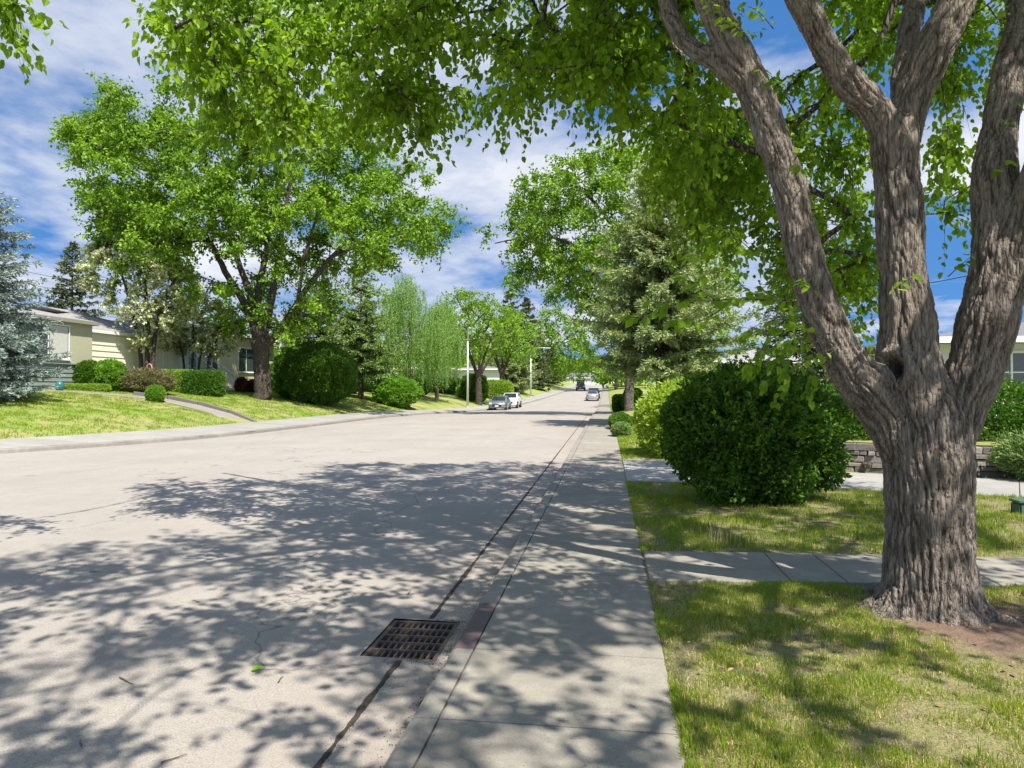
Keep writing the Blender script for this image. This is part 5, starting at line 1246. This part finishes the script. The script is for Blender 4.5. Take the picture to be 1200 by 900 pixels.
# ------------------------------------------------------------------ cars
def car(name, label, loc, rz, paint_m, kind='sedan', cat='car'):
    r = empty(name, loc, rz); tag(r, label, cat)
    if kind == 'sedan': Lh, W, low = 2.3, .9, [(-2.3, .38), (-2.32, .6), (-2.2, .74), (-1.2, .93), (.0, .95), (1.75, .98), (2.22, .95), (2.3, .62), (2.25, .36)]; gh = [(-1.25, .92), (-.45, 1.40), (.75, 1.44), (1.75, .98)]; wr = .33
    elif kind == 'suv': Lh, W, low = 2.35, .95, [(-2.35, .45), (-2.36, .75), (-2.2, 1.0), (-1.1, 1.12), (2.2, 1.15), (2.34, .9), (2.3, .42)]; gh = [(-1.15, 1.1), (-.5, 1.66), (1.9, 1.68), (2.25, 1.14)]; wr = .38
    else: Lh, W, low = 2.7, .98, [(-2.7, .5), (-2.72, .85), (-2.55, 1.12), (-1.3, 1.2), (2.7, 1.2), (2.72, .6)]; gh = [(-1.35, 1.18), (-.7, 1.82), (.75, 1.84), (1.0, 1.2)]; wr = .41
    m = MB(); n = len(low); zc = .22 if kind == 'sedan' else .32
    prof = low+[(low[-1][0]-.05, zc), (low[0][0]+.05, zc)]; n = len(prof); V = []
    for xx, inset in ((-W, .0), (-W*.98, 0), (W*.98, 0), (W, 0)):
        e = abs(xx) == W
        for y, z in prof:
            f = 1-.10*max(0, abs(y)/Lh-.55)/.45; V.append((xx*f, y*(.975 if e else 1), z*(.97 if e and z > .7 else 1)+(.02 if e and z < .4 else 0)))
    m.add(V, [(k*n+i, k*n+(i+1) % n, (k+1)*n+(i+1) % n, (k+1)*n+i) for k in range(3) for i in range(n)]+[tuple(range(n)), tuple(3*n+i for i in range(n))[::-1]])
    body = m.build('body', paint_m, r, bevel=.03, smooth=True)
    g = MB(); V = []
    for s in (-1, 1):
        for y, z in gh: t = (z-gh[0][1])/(gh[1][1]-gh[0][1]); V.append((s*W*(.93-.2*min(1, max(0, t))), y, z))
    g.add(V, [(0, 4, 5, 1), (1, 5, 6, 2), (2, 6, 7, 3), (0, 1, 2, 3), (4, 7, 6, 5)]); g.build('cabin', paint_m, r, bevel=.03, smooth=True)
    def lerp(a, b, t): return tuple(np.array(a)*(1-t)+np.array(b)*t)
    # glass
    def pane(nm, c4, off):
        mm = MB(); a = [np.array(p, float)+np.array(off) for p in c4]; mm.add(a, [(0, 1, 2, 3)]); ob = mm.build(nm, M['carglass'], r); return ob
    a0, a1, b0, b1 = V[0], V[1], V[4], V[5]
    def sub(q, u0, u1, v0, v1):
        a, b, c, d = [np.array(x) for x in q]  # a bottomL b bottomR c topR d topL
        f = lambda u, v: (a*(1-u)+b*u)*(1-v)+(d*(1-u)+c*u)*v
        return [f(u0, v0), f(u1, v0), f(u1, v1), f(u0, v1)]
    pane('windshield', sub((V[0], V[4], V[5], V[1]), .07, .93, .08, .9), (0, -.022, .016)); pane('rear_window', sub((V[3], V[7], V[6], V[2]), .08, .92, .12, .88), (0, .022, .016))
    for s, (p0, p1, p2, p3) in ((-1, V[:4]), (1, V[4:])):
        pane('side_window', sub((p0, p3, p2, p1), .14, .5, .12, .88), (s*.014, 0, .002)); pane('side_window', sub((p0, p3, p2, p1), .53, .86, .12, .88), (s*.014, 0, .002))
        for y in (-Lh*.63, Lh*.6):
            t = MB(); t.tube([(s*(W-.24), y, wr), (s*(W+.012), y, wr)], wr, 22); to = t.build('wheel', M['rubber'], r, bevel=0)
            q = MB(); q.tube([(s*(W-.05), y, wr), (s*(W+.022), y, wr)], wr*.62, 16); q.build('rim', M['rim'], to)
        q = MB(); fz = .66 if kind == 'sedan' else .92; q.box(s*W*.55 if s > 0 else -W*.86, W*.86 if s > 0 else s*W*.55, -Lh*.995-.02, -Lh*.9, fz-.07, fz+.08); q.build('headlight', M['lamp'], r, bevel=.02)
        q = MB(); q.box(s*W*.6 if s > 0 else -W*.86, W*.86 if s > 0 else s*W*.6, Lh*.95, Lh*.995+.02, fz, fz+.14); q.build('tail_light', M['shrub_red'], r, bevel=.02)
        q = MB(); q.box(min(s*W*.95, s*W*1.14), max(s*W*.95, s*W*1.14), gh[0][0]+.32, gh[0][0]+.46, gh[0][1]+.03, gh[0][1]+.16); q.build('mirror', paint_m, r, bevel=.02)
    q = MB(); fz = .5 if kind == 'sedan' else .66; q.box(-W*.5, W*.5, -Lh-.035, -Lh*.93, fz-.12, fz+.10); q.build('grille', M['black'], r, bevel=.015)
    q = MB(); q.box(-.18, .18, -Lh-.05, -Lh-.02, fz-.12, fz+.0); q.build('plate', M['offwhite'], r)
    return r
def cpos(x, y): return (x, y, road_z(x, y)+.004)
car('parked_car', 'blue-grey sedan parked facing us at the left kerb', cpos(-10.75, 71.5), 0, M['p_silver'])
car('parked_car', 'white car parked behind the blue-grey sedan', cpos(-10.55, 78.5), 0, M['p_white'], 'suv')
car('parked_car', 'light grey car parked at the right kerb far up the street', cpos(-2.05, 104), math.pi, M['p_lsilver'])
car('parked_car', 'dark car parked just ahead of the light grey one at the right kerb', cpos(-2.0, 112), math.pi, M['p_dark'], 'suv')
car('pickup_truck', 'dark pickup in the middle of the road at the far crest', cpos(-5.6, 155), 0, M['p_dark'], 'pickup', 'pickup')

# ------------------------------------------------------------------ small things
def small():
    b = on_ground(70, 33.5); r = empty('gazing_ball', tuple(b)); tag(r, 'teal glazed garden ball at the foot of the blue spruce', 'garden ornament')
    m = MB(); n = 10; P = [(0, 0, -.02+.5*k/12) for k in range(13)]; m.tube(P, [max(.01, .2*math.sqrt(max(0, 1-(k/6-1)**2))) for k in range(13)], 16); m.build('ball', M['teal'], r, smooth=True)
    m = MB(); m.tube([(0, 0, -.05), (0, 0, .03)], [.17, .13], 14); m.build('stand', M['dark_concrete'], r)
    b = on_ground(175, 39.5); r = empty('garden_hoop', tuple(b+[0, 0, 1.2])); tag(r, 'small pink arched ornament above the purple-green shrub', 'garden ornament')
    m = MB(); m.tube([(-.16, 0, -1.2), (-.16, 0, .1), (-.12, 0, .26), (0, 0, .33), (.12, 0, .26), (.16, 0, .1), (.16, 0, -1.2)], .03, 8); m.build('arch', M['pink'], r, smooth=True)
    m = MB(); m.bar((-.16, 0, .05), (.16, 0, .05), .03); m.build('crossbar', M['pink'], r)
    # utility box
    x, y = on_ground(1203, 9.3)[:2]; z = gz(x, y); r = empty('utility_box', (x, y, z)); tag(r, 'small dark green utility box on the grass at the right edge', 'utility box')
    m = MB(); m.box(-.15, .15, -.12, .12, -.05, .13); m.build('body', M['green_box'], r, bevel=.02); m = MB(); m.box(-.17, .17, -.14, .14, .13, .16); m.build('lid', M['green_box'], r, bevel=.012)
    # fallen leaf
    p = at(295, 777, 1); k = (EYE+.06)/((777-HOR)/F); q = at(295, 777, k); z = road_z(q[0], q[1])
    V = np.array([q*[1, 1, 0]+[0, 0, z+.006]]); leaf_o = leaf_mesh('fallen_leaf', V, np.array([[.8, .5, .15]]), np.array([[.1, -.1, 1.0]]), .085, .06, M['shrub_lime'], ovate=True)
    tag(leaf_o, 'single bright green leaf lying on the shaded road', 'leaf')
    # twigs
    spots = [(97, 860), (112, 668), (230, 700), (166, 740), (206, 876), (367, 647), (330, 786), (20, 688), (480, 687), (150, 790)]
    for i, (px, py) in enumerate(spots):
        k = (EYE+.06)/((py-HOR)/F); q = at(px, py, k); z = road_z(q[0], q[1])+.006; a = RNG.uniform(0, 6.28); L = RNG.uniform(.03, .09)
        m = MB(); P = [np.array([math.cos(a)*L*t, math.sin(a)*L*t, .004])+np.array([0, 0, 0.0])+rvec(1)[0]*.006*(1 if 0 < t < 1 else 0) for t in (-1, -.4, .2, 1)]
        m.tube(P, [.004, .0035, .003, .0015], 5); o = m.build('twig', M['twig']); o.location = (q[0], q[1], z); tag(o, 'short dark twig lying on the road', 'twig', 'twigs dropped on the road')
    # red-brown dead leaves on the near verge
    n = 190; X = RNG.uniform(.4, 4.2, n); Y = np.where(RNG.random(n) < .5, RNG.uniform(4.2, 5.4, n), RNG.uniform(2.2, 9, n)); k = (Y < 6.1) | (Y > 7.5); X, Y = X[k], Y[k]
    P = np.c_[X, Y, ground(X, Y)+.015]; m = len(P)
    o = leaf_mesh('dead_leaves', P, nrm(rvec(m)*[1, 1, .2]), nrm(rvec(m)*.4+[0, 0, 1]), RNG.uniform(.015, .05, m), .022, M['cone_brown'], ovate=True); tag(o, 'scattered brown dead leaves on the near verge', 'leaf litter', kind='stuff')
    # overhead wires
    def wire(a, b, sag, label):
        m = MB(); a = np.array(a, float); b = np.array(b, float); n = 14; c = (a+b)/2
        P = [a*(1-t)+b*t-np.array([0, 0, sag*4*t*(1-t)])-c for t in np.linspace(0, 1, n)]; m.tube(P, .022, 5); o = m.build('power_line', M['black']); o.location = c; tag(o, label, 'wire', 'overhead wires')
    w1 = lambda y, l: wire(at(-120, y-20, 62), at(330, y+60, 90), .6, l)
    w1(306, 'uppermost of the wires left of the brown spruce'); w1(320, 'middle one of the wires left of the brown spruce'); w1(340, 'lowest of the wires left of the brown spruce')
    wire(at(1000, 345, 40), at(1350, 270, 30), .3, 'thin wire crossing the blue gap between the trunks')
small()

# ------------------------------------------------------------------ grass blades
def grass():
    def region(n, x0, x1, y0, y1, hmin, hmax, wd, keep, bend=.5, bias=1.0, dryf=.12, zoff=-.01):
        X = RNG.uniform(x0, x1, n); Y = y0+(y1-y0)*RNG.random(n)**bias; k = keep(X, Y); X, Y = X[k], Y[k]
        nz = perlin(np.c_[X*1.6, Y*1.6, np.zeros(len(X))])*.6+perlin(np.c_[X*5, Y*5, np.ones(len(X))])*.4
        k = RNG.random(len(X)) < np.clip(.50+nz*1.9, .05, 1); X, Y, nz = X[k], Y[k], nz[k]; n = len(X)
        Z = ground(X, Y)+zoff; h = RNG.uniform(hmin, hmax, n)*np.clip(.9+nz*.6, .5, 1.4); w_ = wd*RNG.uniform(.7, 1.3, n)
        a = RNG.uniform(0, 2*np.pi, n); sx, sy = np.cos(a), np.sin(a); la = RNG.uniform(0, 2*np.pi, n); lean = RNG.uniform(.1, .9, n)*bend
        lx, ly = np.cos(la)*lean*h, np.sin(la)*lean*h
        b = np.c_[X, Y, Z]; s = np.c_[sx, sy, np.zeros(n)]*w_[:, None]/2
        m1 = b+np.c_[lx*.35, ly*.35, h*.55]; t = b+np.c_[lx, ly, h*np.sqrt(np.maximum(.1, 1-lean**2*.6))]
        V = np.stack([b-s, b+s, m1+s*.8, m1-s*.8, t], 1); return V, n
    def emit(name, label, parts, mat):
        V = np.concatenate([p[0] for p in parts]); n = len(V); V = V.reshape(-1, 3); b = np.arange(n)[:, None]*5
        Fc = np.concatenate([b+np.array([0, 1, 2]), b+np.array([0, 2, 3]), b+np.array([3, 2, 4])])
        o = mesh_np(name, V, Fc, mat, rnd=np.repeat(RNG.random(n), 5)); tag(o, label, 'grass', kind='stuff'); return n
    tr = np.array([2.45, 5.45])
    def keep_near(X, Y):
        dd = np.hypot(X-tr[0], (Y-tr[1])*1.0); soil = np.hypot(X-3.0, Y-5.05)
        px, py, d = proj(np.c_[X, Y, np.zeros(len(X))]); vis = (px > 500) & (px < 1260) & (py < 960) & (d > .5)
        nz = perlin(np.c_[X*3, Y*3, np.zeros(len(X))]); ex = .014*nz
        return vis & (X > .355+ex) & ((Y < 6.2+.03*X) | (Y > 7.40)) & (dd > .52+.1*nz) & ((soil > .85+.35*nz) | (RNG.random(len(X)) < .12)) & (Y < 12.9-.28*np.maximum(X-1.5, 0)-.2)
    N1 = emit('grass', 'patchy short green grass on the near right verge', [region(230000, .33, 5.5, 2.0, 6.4, .022, .062, .0042, keep_near, bias=1.1), region(150000, .33, 9, 7.38, 13, .03, .08, .006, keep_near), region(9000, .30, .40, 1.8, 13, .02, .06, .0045, lambda X, Y: ((Y < 6.2) | (Y > 7.4)) & (X > .335+.03*perlin(np.c_[X*0, Y*2.3, X*0])))], M['grass'])
    N2 = emit('dry_grass', 'dry straw-coloured thatch among the near grass', [region(210000, .33, 5.5, 2.0, 6.4, .012, .042, .0042, keep_near, bend=1.3), region(45000, .33, 9, 7.38, 12.5, .02, .05, .006, keep_near, bend=1.2)], M['grass_dry'])
    def keep_right(X, Y):
        nz = perlin(np.c_[X*3, Y*3, np.zeros(len(X))]); return (X > .36+.02*nz) & ~((X > .2) & (Y > 13) & (Y < 17.15-.5*np.maximum(X-1.9, 0)))
    emit('grass', 'sunlit grass strip beside the sidewalk beyond the driveway', [region(60000, .34, 4, 17, 34, .04, .10, .012, keep_right)], M['grass'])
    def keep_left(X, Y):
        px, py, d = proj(np.c_[X, Y, np.full(len(X), .8)]); t = LK(Y)-SWL-X
        path = (np.abs(Y-(30.9+(-16.35-X)*.22)) < .75) & (X > -22.5)
        return (px > -20) & (px < 560) & (t > .0) & ~path
    emit('grass', 'mown lawn grass across the road', [region(330000, -33, -14, 18, 60, .03, .075, .022, keep_left, bias=1.2)], M['grass'])
    # a few taller seed stalks at the walk edge
    def kst(X, Y): return (np.hypot(X-1.3, Y-7.6) < .5)
    emit('tall_grass', 'tall pale grass stalks at the far edge of the front walk', [region(160, .8, 1.9, 7.42, 8.0, .15, .3, .004, kst, bend=.4)], M['grass_dry'])
grass()

# ------------------------------------------------------------------ camera, light, sky
cam = bpy.data.cameras.new('camera'); co = bpy.data.objects.new('camera', cam); COL.objects.link(co)
cam.sensor_width = 36; cam.lens = F/1200*36; cam.clip_end = 5000; cam.clip_start = .05
co.location = (0, 0, EYE); co.rotation_euler = (R(90)+math.atan((HOR-450)/F), 0, YAW)
scene.camera = co
SV = Vector((.62, -.785, 0)).normalized()*math.cos(SUN_EL)+Vector((0, 0, math.sin(SUN_EL)))
sd = bpy.data.lights.new('sun', 'SUN'); so = bpy.data.objects.new('sun', sd); COL.objects.link(so)
sd.energy = 5.0; sd.angle = R(.5); sd.color = (1, .94, .85); so.rotation_euler = SV.to_track_quat('Z', 'Y').to_euler(); so.location = (0, 0, 30)
w = bpy.data.worlds.new('World'); scene.world = w; w.use_nodes = True; nt = w.node_tree; nt.nodes.clear(); N = NT(nt)
out = nt.nodes.new('ShaderNodeOutputWorld')
sky = N.n('ShaderNodeTexSky', sky_type='NISHITA', sun_disc=False)
skv = N.n('ShaderNodeVectorMath', operation='MULTIPLY_ADD'); N.link(N.n('ShaderNodeTexCoord').outputs['Generated'], skv.inputs[0]); skv.inputs[1].default_value = (1, 1, .85); skv.inputs[2].default_value = (0, 0, .42); skn = N.n('ShaderNodeVectorMath', operation='NORMALIZE'); N.link(skv.outputs[0], skn.inputs[0]); N.link(skn.outputs[0], sky.inputs['Vector']); sky.sun_elevation = SUN_EL; sky.sun_rotation = math.atan2(SV.x, SV.y); sky.air_density = 1.0; sky.dust_density = .3; sky.ozone_density = 3.0
hs = N.n('ShaderNodeHueSaturation', ins={'Saturation': 1.25, 'Value': 1.15}); N.link(sky.outputs[0], hs.inputs['Color'])
bg = N.n('ShaderNodeBackground', ins={'Strength': .105}); N.link(hs.outputs[0], bg.inputs[0])
tc = N.n('ShaderNodeTexCoord').outputs['Generated']; sx = N.n('ShaderNodeSeparateXYZ'); N.link(tc, sx.inputs[0])
zz = N.math('ADD', N.math('MAXIMUM', sx.outputs[2], 0), .16)
cx = N.n('ShaderNodeCombineXYZ'); N.link(N.math('DIVIDE', sx.outputs[0], zz), cx.inputs[0]); N.link(N.math('DIVIDE', sx.outputs[1], zz), cx.inputs[1])
cp = N.map(cx.outputs[0], (1.1, 1.0, 1), (0, 0, R(20)), (9.1, 2.3, 7))
n1 = N.noise(cp, .75, 9, .56, .25); n2 = N.noise(cp, 2.1, 8, .6)
cov = N.math('ADD', N.math('MULTIPLY', n1, .8), N.math('MULTIPLY', n2, .25))
mask = N.ramp(cov, [(.47, 0), (.54, .6), (.62, .95)])
ccol = N.ramp(n2, [(.3, (.60, .66, .82)), (.62, (.92, .94, 1.0))])
bg2 = N.n('ShaderNodeBackground', ins={'Strength': .56}); N.link(ccol, bg2.inputs[0])
mx = N.n('ShaderNodeMixShader'); N.link(mask, mx.inputs[0]); N.link(bg.outputs[0], mx.inputs[1]); N.link(bg2.outputs[0], mx.inputs[2]); N.link(mx.outputs[0], out.inputs[0])
scene.view_settings.view_transform = 'Standard'; scene.view_settings.look = 'None'; scene.view_settings.gamma = 1; scene.view_settings.exposure = .85
scene.render.engine = 'CYCLES'
scene.cycles.max_bounces = 8; scene.cycles.transmission_bounces = 6; scene.cycles.transparent_max_bounces = 4
scene.cycles.use_denoising = True; scene.cycles.sample_clamp_indirect = 6
